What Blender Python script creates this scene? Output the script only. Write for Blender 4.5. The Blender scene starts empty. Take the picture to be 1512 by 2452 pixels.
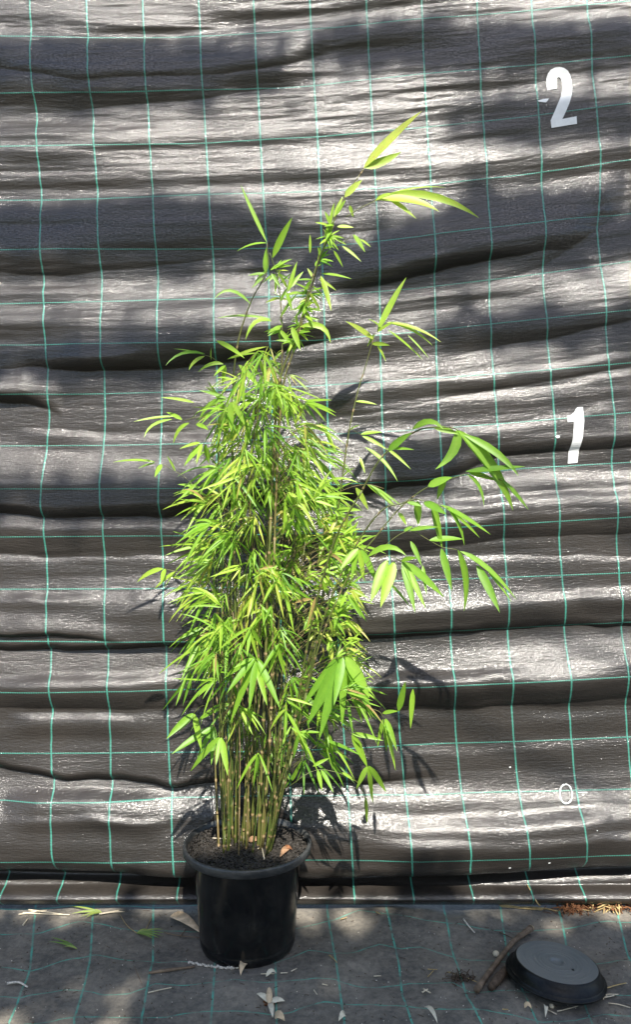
import bpy, bmesh, math, random
import numpy as np
from mathutils import Vector, Matrix, Euler, Quaternion

R = math.radians
rng = np.random.default_rng(11)
random.seed(5)
SC = bpy.context.scene
COL = SC.collection

# ------------------------------------------------------------------ camera, sky, sun, exposure
CAM_Z, PITCH = 1.23, R(-3.0)
FPX, CX, CY = 2032.6, 756.0, 1226.0        # focal length and centre in 1512 x 2452 picture units
cam_d = bpy.data.cameras.new('camera'); cam = bpy.data.objects.new('camera', cam_d); COL.objects.link(cam)
cam_d.sensor_fit = 'VERTICAL'; cam_d.sensor_height = 24; cam_d.lens = 24 * FPX / 2452
cam_d.clip_start = 0.05; cam_d.clip_end = 200
cam.location = (0, 0, CAM_Z); cam.rotation_euler = (R(90) + PITCH, 0, 0)
SC.camera = cam

SUN_TO = Vector((0.17, -1.0, 1.20)).normalized()    # towards the sun
SUN_EL = math.asin(SUN_TO.z); SUN_AZ = math.atan2(SUN_TO.x, SUN_TO.y)
w = bpy.data.worlds.new('World'); SC.world = w; w.use_nodes = True
nt = w.node_tree; nt.nodes.clear()
sky = nt.nodes.new('ShaderNodeTexSky'); sky.sky_type = 'NISHITA'; sky.sun_disc = False
sky.sun_elevation = SUN_EL; sky.sun_rotation = SUN_AZ
bg = nt.nodes.new('ShaderNodeBackground'); bg.inputs['Strength'].default_value = 0.125
wo = nt.nodes.new('ShaderNodeOutputWorld')
nt.links.new(sky.outputs[0], bg.inputs['Color']); nt.links.new(bg.outputs[0], wo.inputs['Surface'])
sl = bpy.data.lights.new('sun', 'SUN'); sl.energy = 5.0; sl.angle = R(0.53); sl.color = (1.0, 0.95, 0.86)
so = bpy.data.objects.new('sun', sl); COL.objects.link(so)
so.rotation_euler = SUN_TO.to_track_quat('Z', 'Y').to_euler(); so.location = (2, -6, 9)
TREE_TOP = 4.66

SC.view_settings.view_transform = 'Standard'; SC.view_settings.look = 'None'
SC.view_settings.gamma = 1; SC.view_settings.use_curve_mapping = False
SC.view_settings.exposure = 1.06
SC.cycles.use_denoising = True
SC.cycles.max_bounces = 8

# ------------------------------------------------------------------ projection helpers
CP, SP = math.cos(PITCH), math.sin(PITCH)
def ray(px, py):
    a = (px - CX) / FPX; b = -(py - CY) / FPX          # camera right, camera up, forward 1
    return np.array([a, CP - b * SP, SP + b * CP])
def P(px, py, y):                                       # point of the view ray at distance y into the scene
    r = ray(px, py); return Vector((r[0] * y / r[1], y, CAM_Z + r[2] * y / r[1]))
def topx(X, Y, Z):                                      # world -> picture units (numpy)
    h = Z - CAM_Z
    zc = Y * CP + h * SP; up = -Y * SP + h * CP
    return CX + FPX * X / zc, CY - FPX * up / zc
POT = Vector((-0.176, 2.140, 0.0))
WALL_Y0, WALL_S = 2.308, 0.080
def wall_xz(px, py):                                    # view ray against the smooth wall plane
    r = ray(px, py); t = (WALL_Y0 + WALL_S * CAM_Z) / (r[1] - WALL_S * r[2])
    return r[0] * t, CAM_Z + r[2] * t

# ------------------------------------------------------------------ value noise (numpy)
class VN:
    def __init__(s, seed, n=256):
        s.n = n; s.t = np.random.default_rng(seed).uniform(-1, 1, (n, n))
    def __call__(s, x, y):
        x = np.asarray(x, float); y = np.asarray(y, float)
        xi = np.floor(x).astype(int); yi = np.floor(y).astype(int)
        fx = x - xi; fy = y - yi
        fx = fx * fx * fx * (fx * (fx * 6 - 15) + 10); fy = fy * fy * fy * (fy * (fy * 6 - 15) + 10)
        n = s.n; a = s.t[xi % n, yi % n]; b = s.t[(xi + 1) % n, yi % n]
        c = s.t[xi % n, (yi + 1) % n]; d = s.t[(xi + 1) % n, (yi + 1) % n]
        return (a * (1 - fx) + b * fx) * (1 - fy) + (c * (1 - fx) + d * fx) * fy
N1, N2, N3, N4, N5 = VN(1), VN(2), VN(3), VN(4), VN(5)

# ------------------------------------------------------------------ material helpers
def mat(name):
    m = bpy.data.materials.new(name); m.use_nodes = True
    n = m.node_tree.nodes; l = m.node_tree.links; n.clear()
    o = n.new('ShaderNodeOutputMaterial'); b = n.new('ShaderNodeBsdfPrincipled')
    l.new(b.outputs[0], o.inputs['Surface'])
    return m, n, l, b, o
def node(n, t, **kw):
    x = n.new(t)
    for k, v in kw.items():
        if k.startswith('i_'): x.inputs[k[2:].replace('_', ' ')].default_value = v
        else: setattr(x, k, v)
    return x
def math_(n, l, op, a, b=None, c=None):
    x = n.new('ShaderNodeMath'); x.operation = op
    for i, v in enumerate((a, b, c)):
        if v is None: continue
        if isinstance(v, (int, float)): x.inputs[i].default_value = v
        else: l.new(v, x.inputs[i])
    return x.outputs[0]
def mix(n, l, f, a, b):
    x = n.new('ShaderNodeMix'); x.data_type = 'RGBA'
    for i, v in ((0, f), (6, a), (7, b)):
        if isinstance(v, (int, float)): x.inputs[i].default_value = v
        elif isinstance(v, tuple): x.inputs[i].default_value = (*v, 1) if len(v) == 3 else v
        else: l.new(v, x.inputs[i])
    return x.outputs[2]
def ramp(n, l, f, stops):
    x = n.new('ShaderNodeValToRGB'); e = x.color_ramp.elements
    while len(e) < len(stops): e.new(0.5)
    for q, (p, c) in zip(e, stops):
        q.position = p; q.color = (*c, 1) if isinstance(c, tuple) else (c, c, c, 1)
    l.new(f, x.inputs[0]); return x.outputs[0]
def noise(n, l, vec, scale, detail=3.0, rough=0.55, stretch=None):
    if stretch:
        mp = n.new('ShaderNodeMapping'); mp.inputs['Scale'].default_value = stretch
        l.new(vec, mp.inputs['Vector']); vec = mp.outputs[0]
    x = node(n, 'ShaderNodeTexNoise'); x.inputs['Scale'].default_value = scale
    x.inputs['Detail'].default_value = detail; x.inputs['Roughness'].default_value = rough
    l.new(vec, x.inputs['Vector']); return x.outputs['Fac']

def simple(name, col, rough=0.7, var=0.35, scale=60, spec=0.3, bump=0.3, stretch=None):
    m, n, l, b, o = mat(name)
    tc = n.new('ShaderNodeTexCoord').outputs['Object']
    f = noise(n, l, tc, scale, 4, 0.6, stretch)
    lo = tuple(c * (1 - var) for c in col); hi = tuple(min(1, c * (1 + var)) for c in col)
    l.new(ramp(n, l, f, [(0.3, lo), (0.7, hi)]), b.inputs['Base Color'])
    b.inputs['Roughness'].default_value = rough; b.inputs['Specular IOR Level'].default_value = spec
    bp = n.new('ShaderNodeBump'); bp.inputs['Strength'].default_value = bump; bp.inputs['Distance'].default_value = 0.002
    l.new(f, bp.inputs['Height']); l.new(bp.outputs[0], b.inputs['Normal'])
    return m

def woven(name, dusty):
    """black woven weed mat with green marker threads; UV counts the marker squares"""
    m, n, l, b, o = mat(name)
    uv = n.new('ShaderNodeUVMap').outputs[0]
    sx = n.new('ShaderNodeSeparateXYZ'); l.new(uv, sx.inputs[0])
    u, v = sx.outputs[0], sx.outputs[1]
    tc = n.new('ShaderNodeTexCoord').outputs['Object']
    def line(c, other, width, tw_scale, tw):
        fr = math_(n, l, 'FRACT', math_(n, l, 'ADD', c, 0.5))
        d = math_(n, l, 'ABSOLUTE', math_(n, l, 'SUBTRACT', fr, 0.5))
        wv = math_(n, l, 'MULTIPLY', math_(n, l, 'SINE', math_(n, l, 'MULTIPLY', other, tw_scale)), tw)
        d = math_(n, l, 'ADD', d, wv)
        x = n.new('ShaderNodeMapRange'); x.interpolation_type = 'SMOOTHSTEP'
        x.inputs[1].default_value = width * 0.40; x.inputs[2].default_value = width * 0.62
        x.inputs[3].default_value = 1; x.inputs[4].default_value = 0
        l.new(d, x.inputs[0]); return x.outputs[0]
    lv = line(u, v, 0.027 if not dusty else 0.032, 90.0, 0.001)
    lh = line(v, u, 0.018 if not dusty else 0.028, 150.0, 0.003 if not dusty else 0.002)
    # threads: fine weft streaks and vertical warp ribs
    streak = noise(n, l, uv, 1.0, 5, 0.65, (7, 130, 1))
    glint = noise(n, l, uv, 1.0, 2, 0.6, (6.5, 30, 1))
    fine = noise(n, l, uv, 1.0, 2, 0.5, (60, 190, 1))
    rib = noise(n, l, uv, 1.0, 2, 0.6, (85, 9, 1))
    blot = noise(n, l, tc, 2.2, 4, 0.6)
    k = 0.0 if not dusty else 1.0
    base = ramp(n, l, streak, [(0.25, (0.009, 0.0082, 0.0075)), (0.75, (0.029, 0.0245, 0.0205))])
    base = mix(n, l, math_(n, l, 'MULTIPLY', rib, 0.75), base, (0.028, 0.025, 0.0225))
    if dusty:
        d1 = noise(n, l, tc, 7.0, 6, 0.65); d2 = noise(n, l, tc, 70.0, 6, 0.75)
        f = ramp(n, l, math_(n, l, 'ADD', math_(n, l, 'MULTIPLY', d1, 0.5), math_(n, l, 'MULTIPLY', d2, 0.5)), [(0.38, 0.08), (0.62, 0.95)])
        base = mix(n, l, f, (0.066, 0.064, 0.059), (0.300, 0.264, 0.212))
        base = mix(n, l, math_(n, l, 'MULTIPLY', fine, 0.45), base, (0.105, 0.103, 0.098))
    else:
        f = ramp(n, l, blot, [(0.40, 0.0), (0.72, 0.45)])
        base = mix(n, l, f, base, (0.044, 0.035, 0.0285))
    lf = math_(n, l, 'MAXIMUM', lv, math_(n, l, 'MULTIPLY', lh, 0.92))
    wear = ramp(n, l, noise(n, l, uv, 3.0 if dusty else 1.3, 4, 0.6), [(0.36, 0.12 if dusty else 0.72), (0.62, 1.0)])
    lf = math_(n, l, 'MULTIPLY', lf, wear)
    green = mix(n, l, fine, (0.034, 0.185, 0.140), (0.062, 0.265, 0.205))
    if dusty: green = mix(n, l, fine, (0.070, 0.320, 0.240), (0.125, 0.430, 0.335))
    l.new(mix(n, l, lf, base, green), b.inputs['Base Color'])
    rr = ramp(n, l, fine, [(0.3, 0.36), (0.7, 0.50)] if not dusty else [(0.3, 0.55), (0.7, 0.85)])
    l.new(rr, b.inputs['Roughness'])
    b.inputs['Specular IOR Level'].default_value = 0.22 if not dusty else 0.20
    if not dusty:
        spk = noise(n, l, uv, 1.0, 2, 0.7, (26, 36, 1))
        l.new(ramp(n, l, spk, [(0.40, 0.12), (0.65, 0.92)]), b.inputs['Coat Weight']); b.inputs['Coat IOR'].default_value = 1.75
        l.new(ramp(n, l, rib, [(0.3, 0.09), (0.7, 0.19)]), b.inputs['Coat Roughness'])
    bp = n.new('ShaderNodeBump'); bp.inputs['Strength'].default_value = 0.85 if not dusty else 0.6
    bp.inputs['Distance'].default_value = 0.0016 if not dusty else 0.0030
    hsum = math_(n, l, 'ADD', math_(n, l, 'MULTIPLY', streak, 0.4), math_(n, l, 'MULTIPLY', fine, 0.25))
    hsum = math_(n, l, 'ADD', hsum, math_(n, l, 'MULTIPLY', glint, 0.85))
    hsum = math_(n, l, 'ADD', hsum, math_(n, l, 'MULTIPLY', rib, 0.25))
    hsum = math_(n, l, 'ADD', hsum, math_(n, l, 'MULTIPLY', lf, 0.25))
    if dusty: hsum = math_(n, l, 'ADD', hsum, math_(n, l, 'MULTIPLY', d2, 1.2))
    l.new(hsum, bp.inputs['Height']); l.new(bp.outputs[0], b.inputs['Normal'])
    if not dusty: l.new(bp.outputs[0], b.inputs['Coat Normal'])
    return m

def leaf_mat(name, cols, trans=0.45, rough=0.42):
    m, n, l, b, o = mat(name)
    at = n.new('ShaderNodeAttribute'); at.attribute_name = 'tint'
    tc = n.new('ShaderNodeTexCoord').outputs['Object']
    f = math_(n, l, 'ADD', at.outputs['Fac'], math_(n, l, 'MULTIPLY', math_(n, l, 'SUBTRACT', noise(n, l, tc, 90, 3), 0.5), 0.25))
    c = ramp(n, l, f, cols)
    l.new(c, b.inputs['Base Color']); b.inputs['Roughness'].default_value = rough
    b.inputs['Specular IOR Level'].default_value = 0.45
    tr = n.new('ShaderNodeBsdfTranslucent'); l.new(c, tr.inputs['Color'])
    mx = n.new('ShaderNodeMixShader'); mx.inputs[0].default_value = trans
    l.new(b.outputs[0], mx.inputs[1]); l.new(tr.outputs[0], mx.inputs[2]); l.new(mx.outputs[0], o.inputs['Surface'])
    return m

M_CLOTH = woven('woven_black_cloth', False)
M_GROUND = woven('dusty_weed_mat', True)
M_LEAF = leaf_mat('bamboo_leaf', [(0.0, (0.095, 0.240, 0.024)), (0.30, (0.195, 0.405, 0.034)), (0.62, (0.335, 0.550, 0.050)), (0.90, (0.550, 0.620, 0.100)), (1.0, (0.420, 0.290, 0.110))], 0.5)
M_HEDGE = leaf_mat('hedge_leaf', [(0.0, (0.030, 0.070, 0.015)), (1.0, (0.075, 0.130, 0.030))], 0.3)
def culm_mat():
    m, n, l, b, o = mat('bamboo_culm')
    at = n.new('ShaderNodeAttribute'); at.attribute_name = 'tint'
    tc = n.new('ShaderNodeTexCoord').outputs['Object']
    f = math_(n, l, 'ADD', at.outputs['Fac'], math_(n, l, 'MULTIPLY', math_(n, l, 'SUBTRACT', noise(n, l, tc, 40, 4, 0.6, (1, 1, 0.35)), 0.5), 0.7))
    l.new(ramp(n, l, f, [(0.0, (0.045, 0.075, 0.013)), (0.35, (0.095, 0.110, 0.024)), (0.6, (0.165, 0.125, 0.050)), (1.0, (0.360, 0.260, 0.140))]), b.inputs['Base Color'])
    b.inputs['Roughness'].default_value = 0.45
    return m
M_CULM = culm_mat()
def plastic(name, col, rough, dust, dust_amt):
    m, n, l, b, o = mat(name)
    tc = n.new('ShaderNodeTexCoord').outputs['Object']
    f1 = noise(n, l, tc, 14, 6, 0.65); f2 = noise(n, l, tc, 130, 3, 0.6)
    f = ramp(n, l, math_(n, l, 'ADD', math_(n, l, 'MULTIPLY', f1, 0.7), math_(n, l, 'MULTIPLY', f2, 0.3)), [(0.42, 0.0), (0.68, dust_amt)])
    l.new(mix(n, l, f, col, dust), b.inputs['Base Color'])
    l.new(math_(n, l, 'ADD', math_(n, l, 'MULTIPLY', f, 0.3), rough), b.inputs['Roughness'])
    b.inputs['Specular IOR Level'].default_value = 0.5
    bp = n.new('ShaderNodeBump'); bp.inputs['Strength'].default_value = 0.15; bp.inputs['Distance'].default_value = 0.001
    l.new(f2, bp.inputs['Height']); l.new(bp.outputs[0], b.inputs['Normal'])
    return m
M_POT = plastic('black_pot_plastic', (0.002, 0.0025, 0.0035), 0.16, (0.060, 0.056, 0.048), 0.30)
M_RIM = plastic('scuffed_black_plastic', (0.022, 0.024, 0.026), 0.34, (0.13, 0.13, 0.12), 0.55)
M_SAUCER = plastic('black_saucer_plastic', (0.004, 0.0045, 0.005), 0.30, (0.07, 0.065, 0.055), 0.3)
M_SAUCER.node_tree.nodes['Principled BSDF'].inputs['Specular IOR Level'].default_value = 0.22
M_SAUCERTOP = plastic('sky_sheen_plastic', (0.115, 0.130, 0.132), 0.32, (0.18, 0.18, 0.165), 0.6)  # sky sheen painted as a grey lift on the black plastic, under dust
M_SOIL = simple('potting_soil', (0.028, 0.024, 0.020), 0.7, 0.85, 110, 0.35, 0.8)
M_WHITE = simple('white_vinyl', (0.74, 0.75, 0.75), 0.5, 0.10, 25, 0.3, 0.1)
M_CHALK = simple('white_chalk', (0.62, 0.64, 0.63), 0.9, 0.3, 300, 0.1, 0.3)
M_BARK = simple('brown_bark', (0.165, 0.120, 0.082), 0.75, 0.5, 45, 0.25, 0.7, (1, 1, 0.25))
M_BARKDARK = simple('dark_bark', (0.085, 0.060, 0.042), 0.85, 0.5, 90, 0.2, 0.9)
M_CUT = simple('cut_wood', (0.36, 0.28, 0.17), 0.8, 0.4, 120, 0.2, 0.6)
M_STRAW = simple('dry_straw', (0.40, 0.29, 0.13), 0.6, 0.35, 60, 0.3, 0.2)
M_PALE = simple('bleached_stalk', (0.60, 0.52, 0.38), 0.65, 0.25, 80, 0.3, 0.2)
M_DRYLEAF = simple('dry_tan_leaf', (0.62, 0.47, 0.30), 0.65, 0.35, 50, 0.3, 0.3)
M_SCRAP = simple('brown_leaf_scrap', (0.26, 0.155, 0.090), 0.7, 0.4, 70, 0.2, 0.4)
M_BROWN = simple('brown_litter', (0.17, 0.075, 0.035), 0.8, 0.55, 120, 0.2, 0.5)
M_PETAL = simple('pale_petal', (0.66, 0.60, 0.46), 0.6, 0.2, 80, 0.3, 0.2)
M_WHITISH = simple('crusty_white', (0.60, 0.55, 0.47), 0.85, 0.4, 250, 0.2, 0.6)
M_GRASS = leaf_mat('cut_grass', [(0.0, (0.10, 0.21, 0.035)), (1.0, (0.34, 0.42, 0.10))], 0.3)

# ------------------------------------------------------------------ object helpers
def link_mesh(name, verts, faces, m, parent=None, smooth=True, tint=None):
    me = bpy.data.meshes.new(name); me.from_pydata([tuple(v) for v in verts], [], faces)
    if tint is not None:
        a = me.attributes.new('tint', 'FLOAT', 'POINT'); a.data.foreach_set('value', np.asarray(tint, np.float32))
    if smooth: me.polygons.foreach_set('use_smooth', [True] * len(me.polygons))
    me.materials.append(m); me.update()
    o = bpy.data.objects.new(name, me); COL.objects.link(o)
    if parent: o.parent = parent
    return o
def tag(o, label=None, cat=None, group=None, kind=None):
    if label: o['label'] = label
    if cat: o['category'] = cat
    if group: o['group'] = group
    if kind: o['kind'] = kind
    return o
def empty(name, loc=(0, 0, 0), rot=(0, 0, 0)):
    o = bpy.data.objects.new(name, None); COL.objects.link(o); o.location = loc; o.rotation_euler = rot
    o.empty_display_size = 0.1; return o
class MB:
    def __init__(s): s.v = []; s.f = []; s.t = []; s.m = []; s.cur = 0
    def add(s, vs, fs, t=0.5):
        k = len(s.v); s.m += [s.cur] * len(fs); s.v += [tuple(x) for x in vs]; s.f += [tuple(i + k for i in q) for q in fs]
        s.t += list(t) if hasattr(t, '__len__') else [t] * len(vs)
    def tube(s, pts, rad, seg=6, t=0.5, cap=True):
        pts = [Vector(p) for p in pts]; n = len(pts)
        rad = list(rad) if hasattr(rad, '__len__') else [rad] * n
        t = list(t) if hasattr(t, '__len__') else [t] * n
        vs, fs, ts = [], [], []
        up = None
        for i, p in enumerate(pts):
            d = (pts[min(i + 1, n - 1)] - pts[max(i - 1, 0)])
            d = d.normalized() if d.length > 1e-9 else Vector((0, 0, 1))
            if up is None: up = d.orthogonal().normalized()
            up = (up - d * up.dot(d)); up = up.normalized() if up.length > 1e-6 else d.orthogonal().normalized()
            sd = d.cross(up)
            for k in range(seg):
                a = 2 * math.pi * k / seg
                vs.append(p + (up * math.cos(a) + sd * math.sin(a)) * rad[i]); ts.append(t[i])
        for i in range(n - 1):
            for k in range(seg):
                a, b2 = i * seg + k, i * seg + (k + 1) % seg
                fs.append((a, b2, b2 + seg, a + seg))
        if cap:
            fs.append(tuple(range(seg - 1, -1, -1))); fs.append(tuple((n - 1) * seg + k for k in range(seg)))
        s.add(vs, fs, ts)
    def build(s, name, m, parent=None, smooth=True, m2=None):
        o = link_mesh(name, s.v, s.f, m, parent, smooth, s.t)
        if m2: o.data.materials.append(m2); o.data.polygons.foreach_set('material_index', s.m)
        return o
def bez(p0, p1, p2, n):
    return [p0 * (1 - t) ** 2 + p1 * (2 * t * (1 - t)) + p2 * t * t for t in [i / (n - 1) for i in range(n)]]
def smooth_path(pts, per=4):                              # Catmull-Rom
    pts = [Vector(p) for p in pts]
    if len(pts) < 3: return [pts[0].lerp(pts[-1], i / per) for i in range(per + 1)]
    q = [pts[0] * 2 - pts[1]] + pts + [pts[-1] * 2 - pts[-2]]
    out = []
    for i in range(1, len(q) - 2):
        a, b, c, d = q[i - 1], q[i], q[i + 1], q[i + 2]
        for k in range(per):
            t = k / per
            out.append(0.5 * (b * 2 + (c - a) * t + (a * 2 - b * 5 + c * 4 - d) * t * t + (b * 3 - a - c * 3 + d) * t ** 3))
    out.append(pts[-1]); return out
def lathe(mb, prof, seg=72, t=0.5):
    vs, fs = [], []
    n = len(prof)
    for r, z in prof:
        for k in range(seg):
            a = 2 * math.pi * k / seg; vs.append((r * math.cos(a), r * math.sin(a), z))
    for i in range(n - 1):
        for k in range(seg):
            a, b = i * seg + k, i * seg + (k + 1) % seg
            fs.append((a, b, b + seg, a + seg))
    mb.add(vs, fs, t)

# ------------------------------------------------------------------ wall cloth
HX = [0, 250, 500, 756, 1000, 1250, 1512]
HL = [[88, 88, 83, 72, 48, 25, 0], [226, 226, 216, 203, 179, 160, 134], [354, 350, 343, 328, 306, 283, 250],
      [479, 476, 467, 460, 449, 420, 383], [603, 600, 597, 592, 573, 542, 509], [729, 724, 718, 710, 690, 662, 626],
      [828, 827, 826, 816, 796, 771, 745], [947, 943, 936, 924, 909, 893, 870], [1068, 1067, 1062, 1042, 1030, 1011, 988],
      [1170, 1170, 1168, 1162, 1150, 1122, 1107], [1285, 1283, 1282, 1276, 1266, 1252, 1236], [1410, 1409, 1406, 1397, 1388, 1380, 1370],
      [1532, 1532, 1530, 1522, 1512, 1502, 1488], [1651, 1648, 1645, 1640, 1635, 1625, 1612], [1798, 1797, 1792, 1787, 1783, 1776, 1765],
      [1906, 1905, 1902, 1899, 1896, 1891, 1884], [2041, 2041, 2040, 2037, 2035, 2031, 2026]]
VL = [[(0, 70), (200, 80), (450, 97), (700, 105), (870, 115), (1000, 118), (1100, 112), (1200, 105), (1400, 115), (1550, 122), (1700, 130), (1780, 127), (1900, 135), (2020, 140), (2100, 150), (2150, 145)],
      [(0, 205), (180, 215), (400, 230), (600, 240), (700, 245), (900, 250), (1000, 252), (1150, 245), (1300, 250), (1450, 255), (1600, 262), (1750, 268), (1900, 272), (2030, 278), (2150, 288)],
      [(0, 340), (200, 350), (400, 362), (600, 375), (800, 383), (950, 388), (1200, 385), (1400, 393), (1600, 400), (1750, 405), (1900, 415), (2000, 420), (2150, 430)],
      [(0, 475), (200, 485), (400, 497), (600, 510), (800, 517), (950, 520), (1200, 524), (1500, 537), (1900, 556), (2150, 568)],
      [(0, 607), (200, 617), (450, 630), (600, 640), (700, 645), (1000, 652), (1500, 675), (1900, 697), (2150, 708)],
      [(0, 742), (150, 750), (350, 762), (500, 768), (800, 778), (1000, 785), (1500, 808), (1700, 820), (2000, 840), (2150, 849)],
      [(0, 877), (150, 885), (400, 897), (600, 908), (850, 912), (1000, 915), (1200, 925), (1450, 940), (1600, 950), (1750, 957), (1950, 975), (2100, 985), (2160, 990)],
      [(0, 1010), (200, 1018), (450, 1032), (600, 1040), (850, 1045), (1000, 1050), (1200, 1062), (1400, 1075), (1600, 1083), (1750, 1092), (1900, 1105), (2020, 1118), (2060, 1118), (2160, 1132)],
      [(0, 1143), (200, 1152), (400, 1165), (600, 1173), (750, 1172), (900, 1180), (1020, 1190), (1200, 1200), (1380, 1212), (1600, 1220), (1750, 1230), (1900, 1242), (2030, 1256), (2070, 1260), (2160, 1274)],
      [(0, 1275), (200, 1285), (400, 1297), (550, 1303), (680, 1300), (850, 1312), (1000, 1325), (1100, 1328), (1250, 1335), (1450, 1350), (1640, 1360), (1800, 1372), (1950, 1382), (2040, 1392), (2090, 1385), (2150, 1396)],
      [(0, 1408), (200, 1422), (400, 1440), (550, 1432), (700, 1445), (850, 1452), (1000, 1470), (1100, 1467), (1300, 1475), (1500, 1490), (1700, 1500), (1900, 1513), (2150, 1532)]]
def grid_uv(px, py, V, H, hx, step_v=135.0, step_h=125.0):
    px = np.asarray(px, float); py = np.asarray(py, float)
    X = [np.interp(py, [a for a, b in L], [b for a, b in L]) for L in V]
    u = np.where(px < X[0], (px - X[0]) / step_v, 0.0)
    for i in range(len(X) - 1):
        u = np.where((px >= X[i]) & (px < X[i + 1]), i + (px - X[i]) / (X[i + 1] - X[i]), u)
    u = np.where(px >= X[-1], len(X) - 1 + (px - X[-1]) / step_v, u)
    Y = [np.interp(px, hx, L) if not isinstance(L[0], tuple) else np.interp(px, [a for a, b in L], [b for a, b in L]) for L in H]
    v = np.where(py < Y[0], (py - Y[0]) / step_h, 0.0)
    for i in range(len(Y) - 1):
        v = np.where((py >= Y[i]) & (py < Y[i + 1]), i + (py - Y[i]) / (Y[i + 1] - Y[i]), v)
    v = np.where(py >= Y[-1], len(Y) - 1 + (py - Y[-1]) / step_h, v)
    return u, v

# creases: (polyline of the lower edge, amplitudes in metres along it, underside width, length of the bulge above)
CREASES = [
    ([(-400, 890), (0, 885), (110, 882), (125, 887), (300, 885), (450, 881), (600, 862), (750, 822), (860, 795)], [(-400, .02), (0, .022), (110, .026), (200, .050), (450, .056), (620, .046), (760, .026), (860, 0)], 44, 170),
    ([(700, 712), (780, 702), (900, 684), (980, 666), (1050, 649), (1160, 624), (1300, 606), (1512, 580)], [(700, 0), (800, .012), (960, .034), (1050, .044), (1160, .042), (1300, .022), (1420, 0)], 36, 160),
    ([(-400, 930), (0, 962), (60, 966), (115, 980), (180, 1010)], [(-400, .04), (0, .036), (60, .030), (110, .016), (150, 0)], 26, 80),
    ([(-400, 1240), (0, 1232), (150, 1238), (400, 1240), (500, 1212), (700, 1206), (800, 1200), (950, 1162), (1050, 1156), (1200, 1092), (1330, 1080), (1512, 1074), (1900, 1060)], [(-400, .03), (0, .034), (300, .040), (450, .048), (700, .044), (850, .036), (1000, .026), (1100, .016), (1230, .020), (1330, .022), (1512, .018), (1900, .015)], 34, 190),
    ([(-400, 1500), (0, 1514), (100, 1522), (150, 1521), (230, 1530), (330, 1545)], [(-400, .02), (0, .018), (100, .018), (200, .012), (330, 0)], 12, 50),
    ([(-400, 1545), (0, 1548), (90, 1556), (200, 1560), (390, 1552), (600, 1540), (830, 1526), (950, 1526), (1100, 1520), (1250, 1506), (1512, 1495), (1900, 1480)], [(-400, .02), (0, .022), (200, .030), (330, .038), (600, .040), (850, .030), (1100, .026), (1300, .018), (1512, .016), (1900, .015)], 22, 210),
    ([(-400, 1820), (0, 1838), (100, 1850), (165, 1866), (300, 1862), (430, 1880), (540, 1872), (700, 1874), (900, 1872), (1100, 1860)], [(-400, .02), (0, .022), (100, .026), (300, .028), (430, .036), (700, .040), (860, .030), (960, .010), (1060, 0)], 24, 220),
    ([(-400, 2085), (0, 2080), (150, 2082), (300, 2090), (440, 2104), (600, 2108), (740, 2104), (1000, 2099), (1200, 2092), (1512, 2074), (1900, 2050)], [(-400, .060), (0, .058), (300, .062), (600, .056), (700, .056), (1000, .060), (1300, .052), (1512, .050), (1900, .05)], 46, 230),
    ([(-400, 180), (0, 168), (100, 182), (200, 196), (350, 192), (500, 183), (600, 172), (700, 152), (800, 120)], [(-400, .01), (0, .016), (150, .014), (350, .012), (600, .016), (750, .010), (800, 0)], 30, 90),
    ([(0, 252), (200, 258), (440, 240), (620, 215), (760, 190)], [(0, .008), (200, .012), (440, .016), (620, .018), (760, 0)], 40, 80),
    ([(1130, 690), (1300, 640), (1420, 560), (1500, 500)], [(1130, 0), (1250, .010), (1380, .022), (1450, .016), (1500, 0)], 60, 120),
    ([(0, 650), (150, 660), (330, 640), (500, 620), (640, 600)], [(0, .020), (150, .022), (330, .016), (500, .014), (640, 0)], 90, 120),
    ([(1000, 865), (1250, 820), (1512, 770), (1900, 700)], [(1000, 0), (1200, .014), (1450, .018), (1900, .02)], 50, 100),
    ([(700, 1010), (900, 985), (1200, 930), (1512, 880), (1900, 830)], [(700, 0), (850, .012), (1200, .016), (1512, .016), (1900, .01)], 60, 90),
    ([(-400, 1330), (0, 1330), (300, 1335), (420, 1330)], [(-400, .01), (0, .014), (300, .012), (420, .008)], 50, 60),
    ([(800, 1340), (1000, 1320), (1200, 1290), (1512, 1275), (1900, 1250)], [(800, 0), (950, .016), (1200, .020), (1512, .02), (1900, .02)], 60, 120),
    ([(800, 1720), (1000, 1700), (1200, 1690), (1512, 1672), (1900, 1650)], [(800, .004), (950, .014), (1200, .016), (1512, .016), (1900, .016)], 50, 110),
    ([(-400, 1690), (0, 1690), (300, 1695), (500, 1690)], [(-400, .016), (0, .018), (300, .018), (500, .012)], 60, 110),
]
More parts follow.
